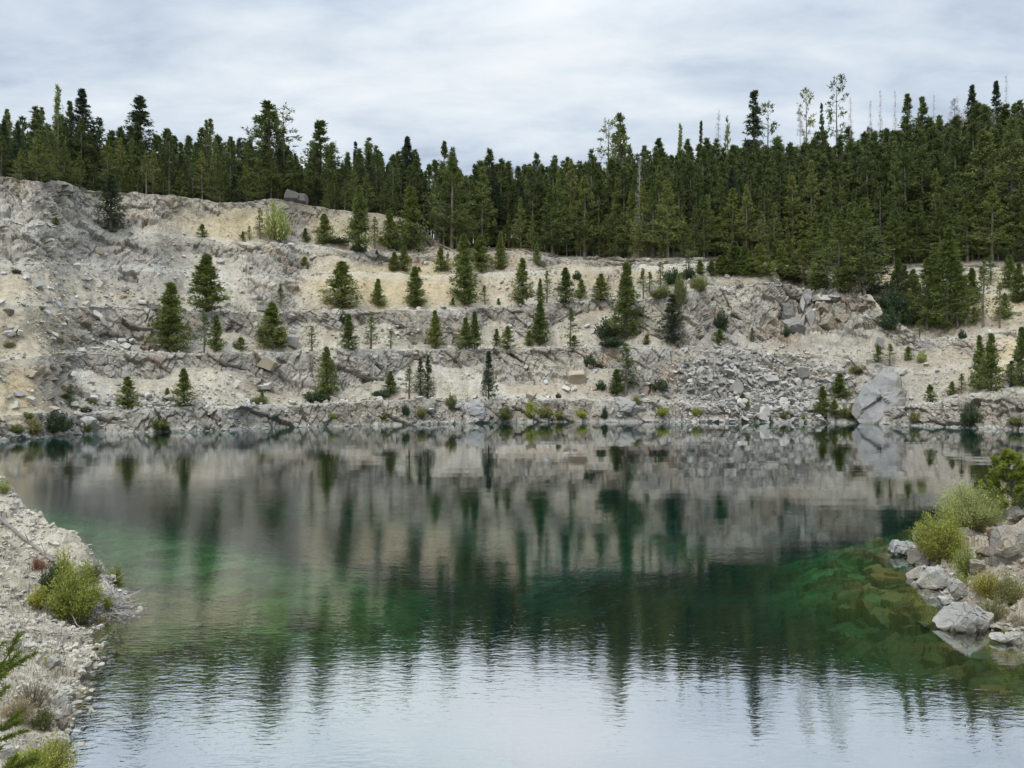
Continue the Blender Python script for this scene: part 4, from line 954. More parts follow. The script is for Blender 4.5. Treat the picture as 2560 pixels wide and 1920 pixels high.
# weight by real area so that stones lie evenly
area = np.linalg.norm(np.cross(np.gradient(V3, axis=1), np.gradient(V3, axis=0)), axis=-1)
wgt = (wgt * area).ravel(); wgt /= wgt.sum()
NS = 13000
pick = np.searchsorted(np.cumsum(wgt), rr_.uniform(size=NS))
size = .11 * (1 - rr_.uniform(size=NS)) ** -.42; size = np.minimum(size, .95)
Vs, Fs, Cs, o_ = [], [], [], 0
for k in range(NS):
    V, f = tmpl[k % 14]
    s = size[k]
    M = euler_m(rr_.normal(0, .5), rr_.normal(0, .5) + .3, rr_.uniform(0, 6.28)) @ np.diag([s * rr_.uniform(.9, 1.5), s * rr_.uniform(.8, 1.3), s * rr_.uniform(.4, .75)])
    i_ = pick[k]
    p = P2[i_] + nrm[i_] * s * .25 + rr_.normal(0, .12, 3)
    Vs.append(V @ M.T + p); Fs.append(f + o_); o_ += len(V)
    b_ = rr_.uniform(.75, 1.3)
    cc = np.array([.46, .435, .38]) if rr_.uniform() < .7 else (np.array([.43, .43, .43]) if rr_.uniform() < .7 else np.array([.42, .34, .26]))
    Cs.append(np.tile(cc * b_, (len(V), 1)))
# the coarse grey block field that fans out below the outcrop
wb = (blob(1890, 970, 190, 80) + .7 * blob(1980, 1010, 110, 45) + .5 * blob(330, 1010, 170, 16) + .5 * blob(270, 862, 100, 14)).reshape(nr, nc).copy(); wb[:8] = 0; wb[ROW_RIM - 4:] = 0
wb = (wb * area).ravel(); wb /= wb.sum()
pick = np.searchsorted(np.cumsum(wb), rr_.uniform(size=2600))
for k in range(2600):
    V, f = tmpl[k % 14]; s = min(.22 * (1 - rr_.uniform()) ** -.5, 1.0)
    M = euler_m(rr_.normal(0, .6), rr_.normal(0, .6) + .3, rr_.uniform(0, 6.28)) @ np.diag([s * rr_.uniform(.9, 1.6), s * rr_.uniform(.8, 1.3), s * rr_.uniform(.35, .8)])
    i_ = pick[k]
    Vs.append(V @ M.T + P2[i_] + nrm[i_] * s * .3 + rr_.normal(0, .15, 3)); Fs.append(f + o_); o_ += len(V)
    Cs.append(np.tile(np.array([.38, .365, .33]) * rr_.uniform(.6, 1.35), (len(V), 1)))
tag(link("rubble", mesh_np("rubble", np.vstack(Vs), [np.vstack(Fs)], M_STONE, False, np.vstack(Cs).astype(np.float32))), "loose angular stones strewn over the quarry slopes", "rubble", kind="stuff")
# ---- small stones on the near banks
sel = np.where((GP[:, 1] > 8) & (GP[:, 1] < 32) & (gs_ > -.5) & (gs_ < 12) & (np.abs(PX(GP[:, 0], GP[:, 1]) - CX) < 1400))[0]
da_ = GP[sel, 1] ** 2; da_ = da_ * (.4 + sstep(-.3, .4, fbm(GP[sel], .9, 92, 2))) * np.where(gs_[sel] < .35, 2.2, 1.0); da_ /= da_.sum()
NS2 = 14000
pick = sel[np.searchsorted(np.cumsum(da_), rr_.uniform(size=NS2))]
size = np.minimum(.022 * (1 - rr_.uniform(size=NS2)) ** -.5, .10)
Vs, Fs, Cs, o_ = [], [], [], 0
for k in range(NS2):
    V, f = tmpl[k % 14]; s = size[k]
    M = euler_m(rr_.normal(0, .4), rr_.normal(0, .4), rr_.uniform(0, 6.28)) @ np.diag([s * rr_.uniform(.9, 1.6), s * rr_.uniform(.8, 1.3), s * rr_.uniform(.4, .8)])
    Vs.append(V @ M.T + GP[pick[k]] + np.array([rr_.normal(0, .03), rr_.normal(0, .03), s * .25])); Fs.append(f + o_); o_ += len(V)
    cc = np.array([.43, .395, .32]) if rr_.uniform() < .65 else np.array([.45, .42, .36])
    Cs.append(np.tile(cc * rr_.uniform(.75, 1.2), (len(V), 1)))
tag(link("gravel", mesh_np("gravel", np.vstack(Vs), [np.vstack(Fs)], M_STONE, False, np.clip(np.vstack(Cs), 0, .8).astype(np.float32))), "pale gravel and pebbles on the near banks", "gravel", kind="stuff")
print("rubble", round(time.time() - T0, 1))

OUT = 'broken outcrop'
def boulder(px0, px1, py0, py1, label, seed, near_=False, depth=.8, tilt=(0, 0, 0), color=(.47, .455, .42), ncut=10, sub=None, fore=0.0, shape=None, name="boulder", cat=None, group=None, sink=.12, lo=.42, hi=.8):
    """an angular rock that fills the given photo box, resting on the ground there"""
    rng = np.random.default_rng(seed)
    xc = (px0 + px1) / 2
    p = on_ground(xc, py1) if near_ else on_hill(xc, py1, .0)
    p = p + np.array([0, fore, 0]); s_ = p[1] / F
    W, Hh = (px1 - px0) * s_, (py1 - py0) * s_
    soft_ = near_ or sub == 4
    out_ = OUT in label and not soft_
    if out_: sub = 4; color = tuple(np.array(color) * .82); depth = 1.3
    V, f = cut_rock(rng, sub or (5 if near_ else 3), ncut if soft_ else max(3, ncut - 5), lo, hi, not soft_)
    if shape is not None: V = shape(V)
    V = V @ euler_m(*tilt).T
    V = (V - (V.max(0) + V.min(0)) / 2) / (V.max(0) - V.min(0))
    V = V * np.array([W, W * depth, Hh * (1 + sink)])
    if near_ or sub == 4:
        e_ = max(W, Hh)
        a_, b_, c__ = fracture(V + seed * 3.1, e_ * .42, seed, 1.2)
        g_, h_, i_ = fracture(V + seed * 1.7, e_ * .15, seed + 5, 1.2)
        nv = unit(V / np.array([W, W * depth, Hh]) ** 1)
        V = V + nv * (e_ * .085 * a_ + e_ * .035 * g_ - e_ * .014 * sstep(.04, 0, b_))[:, None]
        V = V + nv * (.016 * e_ * fbm(V + seed, e_ * .09, seed, 4))[:, None]
    base = np.array([X_of(xc, p[1]), p[1] + W * depth * (.34 if out_ else .12), Z_of((py0 + py1) / 2, p[1]) - Hh * sink * .5])
    C_ = np.tile(np.array(color) * (np.array([.62, .615, .585]) if near_ else 1), (len(V), 1)) * (1 + .22 * fbm(V * 1.0 + seed * 7, max(W, Hh) * .3, seed + 9, 4))[:, None]
    C_ = mixc(C_, np.array(color) * np.array([.72, .62, .50]), sstep(.1, .5, fbm(V + seed * 5, max(W, Hh) * .5, seed + 3, 3)) * .6)
    if near_ or sub == 4:
        C_ = mixc(C_, np.array([.14, .13, .10]), sstep(.022, 0, b_) * .35)
        zw_ = V[:, 2] + base[2]
        C_ = mixc(C_, np.array([.22, .20, .155]), sstep(.07, .0, zw_) * .75)
        C_ = mixc(C_, np.array([.33, .28, .15]), sstep(.0, -.1, zw_))
    o = link(name, mesh_np(name, V, [f], M_NEARROCK if near_ else M_STONE, False, np.clip(C_, .03, .8).astype(np.float32)))
    o.location = base
    return tag(o, label, cat or name, group)
GREY, PALE, TAN_, DARK = (.32, .305, .28), (.50, .485, .445), (.39, .33, .25), (.17, .155, .14)
FARB = [(712, 748, 474, 500, "dark rounded boulder perched on the rim before the wood", DARK), (735, 768, 484, 506, "smaller dark boulder leaning right of another dark one on the rim", DARK),
 (266, 292, 849, 868, "white blocky boulder topping the stone heap on the second bench", PALE), (290, 318, 845, 858, "flat white slab on the second-bench stone heap", PALE), (300, 330, 856, 872, "pale boulder at the front of the second-bench stone heap", PALE), (192, 215, 868, 881, "grey stone at the left end of the second-bench stone heap", PALE), (222, 252, 866, 880, "low pale rock in the middle of the second-bench stone heap", PALE), (328, 352, 862, 878, "grey rock at the right end of the second-bench stone heap", GREY), (205, 232, 842, 855, "slanting slab above the second-bench stone heap", PALE),
 (82, 106, 697, 720, "pale square block on the left rubble slope", PALE), (103, 126, 739, 754, "pale wedge shaped stone on the left rubble slope", PALE), (132, 152, 752, 770, "pale rock with a dark hollow on the left rubble slope", PALE), (8, 30, 773, 787, "dark stone near the left frame edge", DARK), (163, 187, 757, 770, "flat pale stone right of the hollow rock", PALE), (372, 402, 761, 775, "dark slab beside the broad pine on the third bench", DARK), (155, 170, 910, 930, "upright white stone on the left slope above the lowest bench", PALE),
 (272, 300, 1000, 1020, "white boulder beside the open branched young pine", PALE), (145, 172, 958, 975, "tan boulder on the left slope", TAN_), (112, 145, 1015, 1030, "tan boulder at the left end of the lowest bench", TAN_), (60, 92, 925, 942, "brownish boulder on the left slope", TAN_),
 (640, 690, 890, 925, "brown blocky rock on the face under the broad second-bench pine", TAN_), (645, 676, 955, 972, "flat slab pile on the lower face under the brown blocky rock", PALE), (1037, 1057, 990, 1001, "flat pale stone at the foot of the narrow spruces", PALE), (720, 748, 836, 870, "dark grey rock beside the broad second-bench pine", GREY), (708, 742, 783, 797, "blue-grey rock near the top of the second face", GREY), (1132, 1160, 845, 858, "pale undercut slab by the dark overhang", PALE), (1128, 1154, 828, 843, "brown block over the dark overhang", TAN_),
 (640, 676, 762, 778, "flat pale slab on the third bench lip", PALE), (712, 740, 606, 620, "slab stacked on the small grey outcrop", PALE), (850, 872, 606, 613, "white flat rock on the upper sandy slope", PALE), (907, 914, 707, 716, "lone stone on the sandy slope", TAN_),
 (1825, 1858, 945, 988, "large grey flat-faced block standing on the rubble fan", GREY), (1755, 1792, 975, 994, "grey triangular slab on the rubble fan", GREY), (1905, 1945, 935, 958, "dark jagged boulder in the rubble fan", GREY), (1990, 2020, 913, 942, "upright grey slab right of the rubble fan", GREY), (1312, 1342, 976, 1000, "tan angular block in the middle of the lower wall", TAN_), (1420, 1470, 925, 960, "brown wedge of rock on the lower wall", TAN_), (1895, 1925, 1015, 1050, "white boulder at the waterline right of the rubble fan", PALE), (2040, 2060, 1035, 1055, "pale block at the waterline beside the leaning young pine", PALE), (1735, 1765, 1014, 1026, "flat white slab by the yellow-green shrub", PALE), (2210, 2234, 930, 948, "pale rock above the smooth slab", PALE), (2110, 2145, 938, 947, "thin flat rock ledge under the flat green shrub", PALE),
 (2008, 2034, 720, 772, "tall grey pillar block at the top of the broken outcrop", GREY), (2000, 2014, 735, 775, "pale narrow block left of the grey pillar", PALE), (2035, 2075, 735, 752, "pale slab right of the grey pillar", PALE), (2034, 2060, 752, 772, "brown shadowed block right of the grey pillar", TAN_), (2050, 2080, 748, 782, "tan angular block of the broken outcrop", TAN_), (2014, 2042, 772, 810, "square grey block under the grey pillar", GREY), (1968, 2015, 790, 840, "leaning grey slab at the lower left of the broken outcrop", GREY), (2060, 2094, 782, 826, "tan facet in the middle of the broken outcrop", TAN_), (2092, 2122, 774, 806, "tilted tan block behind the tan facet of the broken outcrop", TAN_), (2100, 2130, 735, 760, "tan boulder on the right of the broken outcrop", TAN_), (2125, 2150, 757, 775, "loose tan block near the right end of the broken outcrop", TAN_), (2150, 2178, 760, 774, "flat tan slab at the right end of the broken outcrop", TAN_), (1955, 1990, 755, 800, "grey block at the left of the broken outcrop", GREY), (2075, 2110, 728, 745, "flat pale stone topping the broken outcrop", PALE), (2190, 2212, 842, 872, "dark grey block above the gully foot", GREY)]
for k, (a, b, c_, d_, lb, cl) in enumerate(FARB):
    boulder(a, b, c_, d_, lb, 2000 + k, False, .8, (rr_.normal(0, .3), rr_.normal(0, .4), 0), cl, 9)
# the smooth slab that dives into the lake, and the rounded faces at the waterline
def wedge(V):
    k = np.clip((V[:, 2] + 1) / 2, 0, 1)
    return np.stack([V[:, 0] * (1.1 - .8 * k) + .55 * k, V[:, 1] + .5 * V[:, 2], V[:, 2]], 1)
def lean(k): return lambda V: np.stack([V[:, 0] + k * V[:, 2], V[:, 1] + .45 * V[:, 2], V[:, 2]], 1)
boulder(2138, 2268, 925, 1062, "big smooth grey slab sloping into the lake at the gully foot", 2101, False, .75, (0, 0, 0), (.285, .28, .265), 10, 4, 3.0, wedge, "bedrock_outcrop", "rock", sink=.2, lo=.5, hi=.85)
boulder(1475, 1532, 992, 1060, "rounded tan rock face at the waterline left of a dark cleft", 2102, False, .8, (0, 0, 0), (.40, .375, .31), 8, 4, 1.8, None, "bedrock_outcrop", "rock", sink=.25, lo=.6, hi=.9)
boulder(1512, 1622, 996, 1060, "rounded white boulder face at the waterline right of a dark cleft", 2103, False, .7, (0, 0, 0), (.32, .31, .285), 8, 4, 2.2, None, "bedrock_outcrop", "rock", sink=.25, lo=.55, hi=.9)
boulder(1145, 1215, 1000, 1056, "big pale boulder face on the lowest rock wall", 2104, False, .6, (0, 0, 0), (.40, .39, .37), 8, 4, 1.5, None, "bedrock_outcrop", "rock", sink=.2, lo=.5, hi=.9)
boulder(168, 240, 1040, 1090, "pale rounded rock right of the biggest dark waterline shrub", 2105, False, .6, (0, 0, 0), (.40, .39, .37), 8, 4, 1.5, None, "bedrock_outcrop", "rock", sink=.2)

# ---- rocks of the right bank
nb = lambda *a, **k: boulder(*a, near_=True, **k)
nb(2224, 2292, 1350, 1386, "flat pale rock tip reaching furthest into the lake", 2201, depth=.8, color=(.56, .57, .58), ncut=9)
nb(2284, 2330, 1328, 1376, "grey rock rising behind the flat pale tip", 2202, depth=.7, color=(.47, .455, .43), fore=.3)
nb(2272, 2350, 1368, 1412, "undercut dark-sided rock beneath the right willow", 2203, depth=.7, color=(.38, .355, .32), tilt=(0, .25, 0))
nb(2270, 2320, 1417, 1446, "small flat-topped rock in the water left of the rounded boulder", 2204, depth=.7, color=(.52, .51, .48))
nb(2295, 2374, 1420, 1470, "rounded cracked boulder at the right water edge", 2205, depth=.8, color=(.56, .545, .51), ncut=8, lo=.55, hi=.85)
nb(2372, 2402, 1448, 1484, "pale small rock right of the rounded cracked boulder", 2206, depth=.8, color=(.54, .53, .50))
nb(2350, 2388, 1492, 1512, "white flat stones at the water edge above the triangular slab", 2207, depth=.9, color=(.62, .61, .57))
nb(2380, 2424, 1448, 1500, "steep pale rock face under the golden shrub", 2208, depth=.6, color=(.52, .51, .48))
def tri(V): return np.stack([V[:, 0] * (1.15 - .75 * (V[:, 2] + 1) / 2), V[:, 1], V[:, 2]], 1)
nb(2346, 2498, 1506, 1572, "large triangular grey slab lying at the water edge", 2209, depth=.55, color=(.47, .46, .44), ncut=7, shape=tri, lo=.5, hi=.9)
nb(2474, 2530, 1583, 1606, "small whale-backed white stone in the shallow water", 2210, depth=.7, color=(.62, .61, .58), ncut=6, lo=.6, hi=.9)
nb(2516, 2575, 1578, 1604, "flat pale stone at the right frame edge of the shore", 2211, depth=.8, color=(.56, .53, .47))
nb(2528, 2560, 1548, 1578, "small dark cracked stone above the flat shore stone", 2212, depth=.8, color=(.36, .34, .31))
nb(2425, 2508, 1284, 1326, "long pale slab leaning along the crest of the right bank", 2213, depth=.5, color=(.55, .51, .44), tilt=(0, -.4, 0))
nb(2464, 2516, 1316, 1374, "brown overhanging block on the right bank", 2214, depth=.7, color=(.30, .235, .17))
nb(2490, 2580, 1312, 1410, "big rough tan outcrop at the right frame edge", 2215, depth=.6, color=(.50, .47, .41), tilt=(0, -.5, 0), ncut=9)
nb(2346, 2376, 1298, 1324, "white rock half hidden between the two right willows", 2216, depth=.8, color=(.57, .54, .49))
nb(2400, 2430, 1318, 1342, "pale stone right of the lower right willow", 2217, depth=.8, color=(.58, .56, .51))
nb(2384, 2412, 1380, 1398, "cream stone below the lower right willow", 2218, depth=.8, color=(.60, .56, .48))
nb(2444, 2484, 1366, 1392, "brown split stone under the overhanging block", 2219, depth=.8, color=(.42, .36, .29))
nb(2505, 2562, 1268, 1306, "pale ledge at the top right of the right bank", 2220, depth=.6, color=(.56, .53, .47))
nb(2424, 2470, 1400, 1432, "tan rubble block on the middle of the right bank", 2221, depth=.8, color=(.46, .42, .35))
# ---- rocks of the left bank
nb(134, 172, 1730, 1768, "biggest white boulder on the left shore", 2231, depth=.8, color=(.64, .63, .59))
nb(150, 175, 1762, 1792, "speckled pale boulder just below the biggest left one", 2232, depth=.8, color=(.60, .59, .55))
nb(134, 156, 1776, 1806, "rounded white boulder lowest of three on the left shore", 2233, depth=.8, color=(.64, .62, .57))
nb(140, 166, 1800, 1824, "brown boulder at the left water edge", 2234, depth=.8, color=(.30, .25, .20))
nb(14, 50, 1596, 1622, "flat grey stone on the left bank", 2235, depth=.8, color=(.46, .455, .43))
nb(120, 150, 1640, 1668, "pale stone on the left shore above the boulders", 2236, depth=.8, color=(.58, .57, .53))
nb(0, 40, 1866, 1900, "white boulder behind the pine sprays at the bottom left", 2237, depth=.8, color=(.64, .63, .60))
nb(116, 164, 1840, 1868, "pale flat stone at the water edge near the bottom left", 2238, depth=.8, color=(.60, .58, .53))
nb(168, 186, 1520, 1540, "grey stone at the foot of the left willow", 2239, depth=.8, color=(.44, .43, .41))
nb(132, 146, 1572, 1586, "small white upright stone on the left bank", 2240, depth=.8, color=(.64, .63, .6))
# ---- slabs under the water
def under(px_, py_, w_, zz_, label, seed):
    d_ = F * (CAMH - zz_) / (py_ - HY); rng = np.random.default_rng(seed)
    V, f = cut_rock(rng, 4, 9, .4, .8); V = V * np.array([w_, w_ * .62, w_ * .16])
    V = V @ euler_m(.05, rng.normal(0, .08), rng.uniform(-.5, .5)).T
    C_ = np.tile(np.array([.20, .17, .085]), (len(V), 1)) * (1 + .3 * fbm(V + seed, w_ * .4, seed, 3))[:, None]
    o = link("sunken_stone", mesh_np("sunken_stone", V, [f], M_NEARROCK, False, C_.astype(np.float32)))
    o.location = (X_of(px_, d_), d_, zz_); return tag(o, label, "sunken stone")
for k, a in enumerate([(2226, 1392, .62, -.30, "olive slab under the water left of the flat pale tip"), (2236, 1411, .66, -.42, "second olive slab under the water, nearer than the one at the tip"), (2250, 1466, .8, -.40, "broad olive slab under water beside the rounded boulder"), (2290, 1500, .8, -.35, "bright olive slab under water above the triangular slab"), (2210, 1510, .9, -.75, "green sunken slab off the right shore"), (2320, 1560, .45, -.22, "small yellow slab under water at the tip of the triangular slab"), (2280, 1578, .8, -.6, "curved sunken slab below the triangular slab"), (2160, 1484, .8, -.9, "deep green slab furthest from the right shore"), (2440, 1640, .9, -.35, "brownish slab under water near the whale-backed stone"),
                       (264, 1700, .30, -.22, "flat olive stone under water off the left shore"), (240, 1725, .34, -.22, "larger flat olive stone under water nearer the left boulders")]):
    under(*a, 2300 + k)
print("rocks", round(time.time() - T0, 1))

# ---- shrubs on the near banks
def near_shrub(px_, py_, hw, hh, label, seed, mat, nst=70, nleaf=5000, leaf=.075, lw=.018, name="willow_shrub", cat="willow", **kw):
    p = on_ground(px_, py_, False); s_ = p[1] / F
    R, H = hw * s_, hh * s_
    sm, fm = shrub(seed, R, H, nst, nleaf, leaf, lw, mat, **kw)
    r = empty(name, (p[0], p[1], p[2] - .02))
    link("stems", sm, r); link("foliage", fm, r)
    return tag(r, label, cat, "shrubs on the near banks")
near_shrub(186, 1550, 62, 130, "tallest yellow-green willow on the left bank", 31, M_WILLOW, 110, 9500, .085, .022)
near_shrub(160, 1480, 24, 108, "upright yellow willow tips behind the tallest left willow", 32, M_WILLOW, 40, 2600)
near_shrub(132, 1485, 32, 72, "dark green rounded shrub left of the tallest left willow", 33, M_DARKSHRUB, 50, 4000, .05, .022, "shrub", "shrub")
near_shrub(97, 1523, 24, 48, "small bright willow at the lower left of the tallest one", 34, M_WILLOW, 36, 1900)
near_shrub(288, 1462, 19, 50, "little willow at the end of the left spit", 35, M_WILLOW, 24, 900)
near_shrub(270, 1524, 16, 32, "sprig of green leaves low on the end of the left spit", 36, M_WILLOW, 16, 500)
near_shrub(226, 1455, 30, 46, "brownish green scrub on the crest of the left spit", 37, M_OLIVE, 50, 1800, .07, .014, "shrub", "shrub", bare=.3)
near_shrub(98, 1424, 20, 28, "small red-leaved plant below the fallen log", 38, M_RED, 26, 700, .06, .016, "shrub", "shrub")
near_shrub(10, 1234, 16, 30, "pale grassy tuft on top of the left bank", 39, M_PALEWIL, 40, 900, .10, .012, "shrub", "shrub")
near_shrub(82, 1770, 46, 70, "bare brown twiggy bush on the left shore", 40, M_DRY, 90, 700, .05, .010, "shrub", "shrub", bare=.5)
near_shrub(104, 1822, 30, 46, "olive scrub right of the bare twiggy bush", 41, M_OLIVE, 60, 2600, .05, .012, "shrub", "shrub")
near_shrub(46, 1806, 36, 50, "dry grass clump at the bottom left", 42, M_DRY, 120, 1800, .12, .008, "grass_clump", "grass")
near_shrub(115, 1945, 70, 90, "bright green bush at the bottom left corner", 43, M_WILLOW, 80, 5200, .05, .014)
near_shrub(120, 1660, 12, 16, "green sprig on the white gravel of the left bank", 46, M_WILLOW, 14, 300, .05, .014)
near_shrub(2350, 1404, 66, 112, "lower yellow-green willow on the right bank", 51, M_WILLOW, 150, 14000, .085, .023)
near_shrub(2425, 1318, 82, 96, "upper pale green willow on the right bank", 52, M_PALEWIL, 170, 15000, .095, .021)
near_shrub(2490, 1300, 50, 48, "pale green willow fringe beneath the right bank pine", 53, M_PALEWIL, 70, 4200, .08, .016)
near_shrub(2412, 1446, 38, 76, "small willow below the two big right ones", 54, M_WILLOW, 60, 3600, .07, .016)
near_shrub(2470, 1492, 44, 62, "golden yellow shrub on the right bank", 55, M_GOLD, 80, 4600, .05, .018, "shrub", "shrub")
near_shrub(2410, 1462, 22, 30, "grey-leaved sprig beside the small right willow", 56, M_PALEWIL, 26, 900, .06, .016, "shrub", "shrub")
near_shrub(2528, 1510, 50, 72, "olive brown shrub at the right frame edge", 57, M_OLIVE, 100, 5600, .05, .016, "shrub", "shrub", bare=.25)
near_shrub(2480, 1556, 40, 54, "twiggy dark scrub above the small shore stones", 58, M_OLIVE, 90, 1900, .05, .012, "shrub", "shrub", bare=.35)
near_shrub(2545, 1575, 34, 40, "dry scrub by the right shore stones", 59, M_DRY, 70, 900, .08, .009, "grass_clump", "grass")

# ---- pines close to the camera: needles on every twig
def near_pine(p, H, R, seed, label, nb_=60, nl=.075, per=150, tilt=(0, 0), nw=.0105):
    rng = np.random.default_rng(seed)
    zt = np.linspace(0, H, 10)
    tv = tube(np.stack([zt / H * tilt[0], zt / H * tilt[1], zt], 1), .05 * (1 - zt / H) + .012)
    t = np.sort(rng.uniform(.05, 1, nb_)); z = H * t; az = rng.uniform(0, 2 * PI, nb_)
    L_b = R * (1.08 - t) ** .7 * rng.uniform(.6, 1.05, nb_); el = .15 + .7 * t + rng.normal(0, .12, nb_)
    D = np.stack([np.cos(az) * np.cos(el), np.sin(az) * np.cos(el), np.sin(el)], 1)
    A = np.stack([t * tilt[0], t * tilt[1], z], 1); B = A + D * L_b[:, None]; B[:, 2] += .18 * L_b
    As, Bs = [A], [B]
    for k in range(5):   # side twigs
        f = rng.uniform(.35, .85, nb_)[:, None]; S = A + (B - A) * f
        Dn = unit(D + rng.normal(0, .6, D.shape) + [0, 0, .35]); As.append(S); Bs.append(S + Dn * L_b[:, None] * rng.uniform(.25, .45, (nb_, 1)))
    As, Bs = np.vstack(As), np.vstack(Bs)
    tr = join([tv, sticks(As, Bs, np.full(len(As), .011), np.full(len(As), .006))])
    ln_ = np.linalg.norm(Bs - As, axis=1)[:, None]
    f = 1 - rng.uniform(0, 1, (len(As), per)) * np.minimum(.30 / ln_, .85)
    Pp = (As[:, None] + (Bs - As)[:, None] * f[..., None]).reshape(-1, 3)
    Dd = np.repeat(unit(Bs - As), per, 0)
    cl = np.repeat(rng.uniform(size=len(As)), per)
    V, q = blades(rng, Pp, Dd * .9 + rng.normal(0, .72, Dd.shape), nl, nw, .04)
    tint = np.zeros((len(V), 3), np.float32); tint[:, 0] = np.repeat(np.clip(cl * .7 + .35 * (f.ravel() - .5) + rng.normal(0, .1, len(cl)), 0, 1), 4); tint[:, 1] = np.repeat(rng.uniform(size=len(cl)), 4)
    r = empty("pine_tree", p)
    link("trunk", mesh_np("near_pine_trunk", tr[0], [tr[1]], M_DARKBARK, True), r)
    link("crown", mesh_np("near_pine_crown", V, [q], M_NPINE, False, tint), r)
    return tag(r, label, "pine")
M_NPINE = leaf_material("near_pine_needles", (.17, .225, .04), (.36, .41, .085), vary=.03, hue=.006, trans=.4)
pp = on_ground(2540, 1292, False)
near_pine((pp[0], pp[1], pp[2] - .05), 150 * pp[1] / F, 1.35, 61, "bushy young pine on the right bank above the willows", 52, .12, 150, (-.30, 0), .020)
near_pine((-6.80, 8.6, ground_z(-6.80, 8.6) - .1), 3.7, 1.42, 62, "pine whose needle sprays reach in at the bottom left corner", 74, .072, 240, (.12, 0), .0115)

# ---- dead wood
def log_between(a, b, r0, r1, label, seed, name="fallen_log", bend=.04, mat=None, twigs=0):
    rng = np.random.default_rng(seed); t = np.linspace(0, 1, 12)[:, None]
    path = a + (b - a) * t + np.cumsum(rng.normal(0, bend, (12, 3)) * np.linalg.norm(b - a) * .08, 0) * np.sin(t * PI)
    v, f = tube(path - a, r0 + (r1 - r0) * t[:, 0], 9)
    r = empty(name, a); parts = [(v, f)]
    link("trunk", mesh_np(name + "_trunk", v, [f], mat or M_LOG, True), r)
    if twigs:
        k = rng.integers(2, 11, twigs); A = (path - a)[k]; B = A + np.stack([rng.normal(0, .35, twigs), rng.normal(0, .2, twigs), rng.uniform(.1, .5, twigs)], 1)
        for q_ in range(twigs):
            st = sticks(A[q_:q_ + 1], B[q_:q_ + 1], np.full(1, r1 * .5), np.full(1, .004), 5)
            link("branch", mesh_np(name + "_branch", st[0], [st[1]], mat or M_LOG), r)
    return tag(r, label, "dead wood")
ga = on_ground(-30, 1282, False); gb = on_ground(132, 1412, False)
log_between(ga + [0, 0, .10], gb + [0, 0, .07], .058, .034, "long thin fallen trunk lying down the left bank", 71, twigs=4)
def gp(x, y, up=.04): return on_ground(x, y, False) + np.array([0, 0, up])
log_between(gp(155, 1365), gp(198, 1352, .28), .016, .008, "bleached curved twig on the crest of the left spit", 72, "dead_branch", .3, M_DEAD)
log_between(gp(200, 1435), gp(262, 1422, .14), .022, .010, "bleached branch lying over the left spit", 73, "dead_branch", .15, M_DEAD, 2)
log_between(gp(255, 1450), gp(292, 1505, .10), .026, .012, "grey branch slanting down the end of the left spit", 74, "dead_branch", .12, M_DEAD, 2)
log_between(gp(212, 1466), gp(250, 1450, .14), .018, .008, "short white branch beside the tallest left willow", 75, "dead_branch", .2, M_DEAD)
log_between(gp(236, 1495), gp(316, 1545, .02), .026, .012, "thin root stretching to the tip of the left spit", 76, "dead_branch", .12, M_LOG, 2)
log_between(gp(165, 1520), gp(210, 1580, .02), .022, .010, "dark root at the water notch below the tallest left willow", 77, "dead_branch", .12, M_LOG, 1)
log_between(gp(120, 1590), gp(212, 1626, .05), .018, .008, "curved stick on the white gravel of the left bank", 78, "dead_branch", .2, M_LOG, 2)
log_between(gp(30, 1560), gp(150, 1640, .03), .014, .008, "long thin stick across the left gravel", 79, "dead_branch", .15, M_LOG)
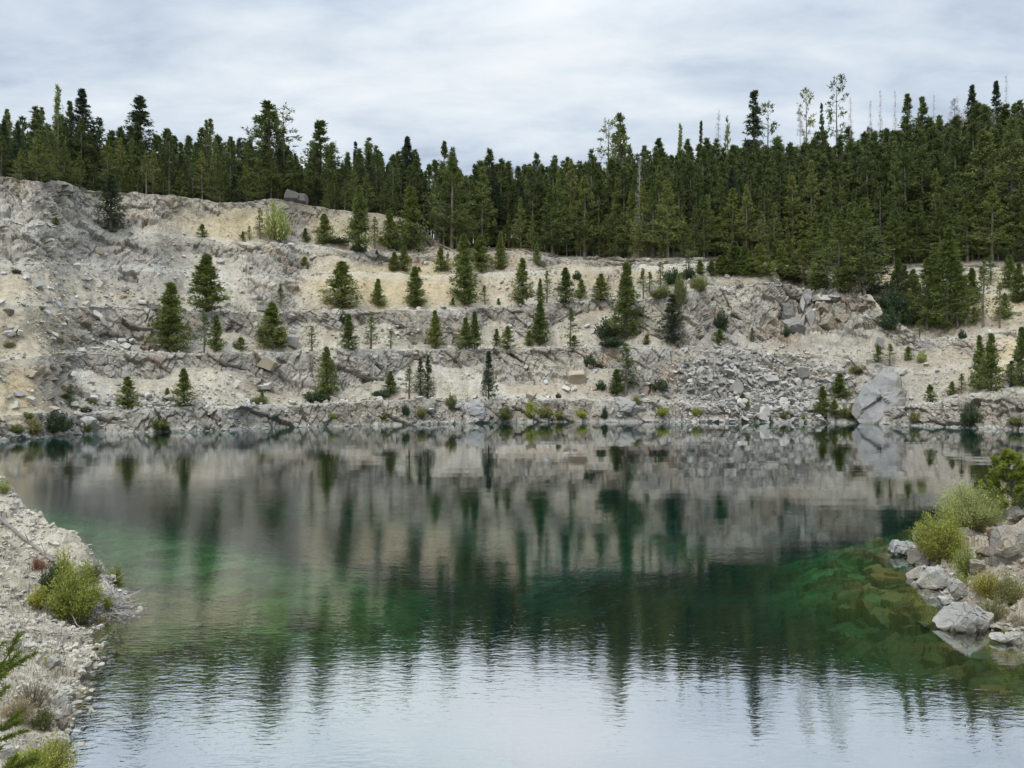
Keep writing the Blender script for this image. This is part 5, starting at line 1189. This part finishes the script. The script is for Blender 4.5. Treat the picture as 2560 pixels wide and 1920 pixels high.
# tangle of thin roots at the tip of the spit, too many to count
rt = np.random.default_rng(8); A, B = [], []
for k in range(260):
    p = gp(rt.uniform(228, 318), rt.uniform(1475, 1545), 0); A.append(p); B.append(p + np.array([rt.normal(.1, .22), rt.normal(0, .2), rt.uniform(-.12, .22)]))
st = sticks(np.array(A), np.array(B), np.full(260, .009), np.full(260, .004))
tag(link("brushwood", mesh_np("brushwood", st[0], [st[1]], M_DEAD)), "tangle of bleached dead twigs at the end of the left spit", "brushwood", kind="stuff")
# thin dry stalks over the left gravel
A, B = [], []
for k in range(240):
    p = gp(rt.uniform(0, 170), rt.uniform(1480, 1830), 0); A.append(p); B.append(p + np.array([rt.normal(0, .08), rt.normal(0, .08), rt.uniform(.12, .42)]))
st = sticks(np.array(A), np.array(B), np.full(240, .004), np.full(240, .002))
tag(link("dry_stalks", mesh_np("dry_stalks", st[0], [st[1]], M_TWIG)), "thin dry stalks standing in the left gravel", "stalks", kind="stuff")
print("done", round(time.time() - T0, 1))
# dry tufts and low weeds at the feet of the trees and along the ledges, uncounted
rg = np.random.default_rng(91)
wg = (rk * .2 + (1 - rk) * (1 - forest) * sstep(-.1, .45, fbm(P, 8, 93, 3))).reshape(nr, nc).copy()
lipw = np.zeros(nr); acc = 0
for k, n_ in enumerate(seg_rows):
    if n_ in (6, 7, 8) and acc > 5: lipw[acc - 2:acc + n_] = 1
    acc += n_
wg = wg * (.35 + 3.0 * lipw[:, None]); wg[:9] = 0; wg[ROW_RIM + 3:] = 0; wg[:, (cpx < -20) | (cpx > 2580)] = 0
wg = (wg * area).ravel(); wg /= wg.sum()
pick = np.searchsorted(np.cumsum(wg), rg.uniform(size=900))
n_ = len(pick); per = 26
hs_ = rg.uniform(.12, .5, n_)
Pp = np.repeat(P2[pick], per, 0) + rg.normal(0, .22, (n_ * per, 3)) * [1, 1, .15]
Dd = rg.normal(0, .5, (n_ * per, 3)) + [0, 0, .9]
V, q = blades(rg, Pp, Dd, np.repeat(hs_, per)[:, None], .05)
tint = np.zeros((len(V), 3), np.float32); tint[:, 0] = np.repeat(np.repeat(rg.uniform(size=n_), per), 4); tint[:, 1] = .5
tag(link("weeds", mesh_np("weeds", V, [q], M_OLIVE, False, tint)), "low olive weeds and dry tufts scattered over the quarry ledges", "weeds", kind="stuff")
for o_ in scene.objects:
    l_ = o_.get("label")
    if l_ and len(l_.replace("-", " ").split()) > 16: print("LONG", len(l_.split()), l_)
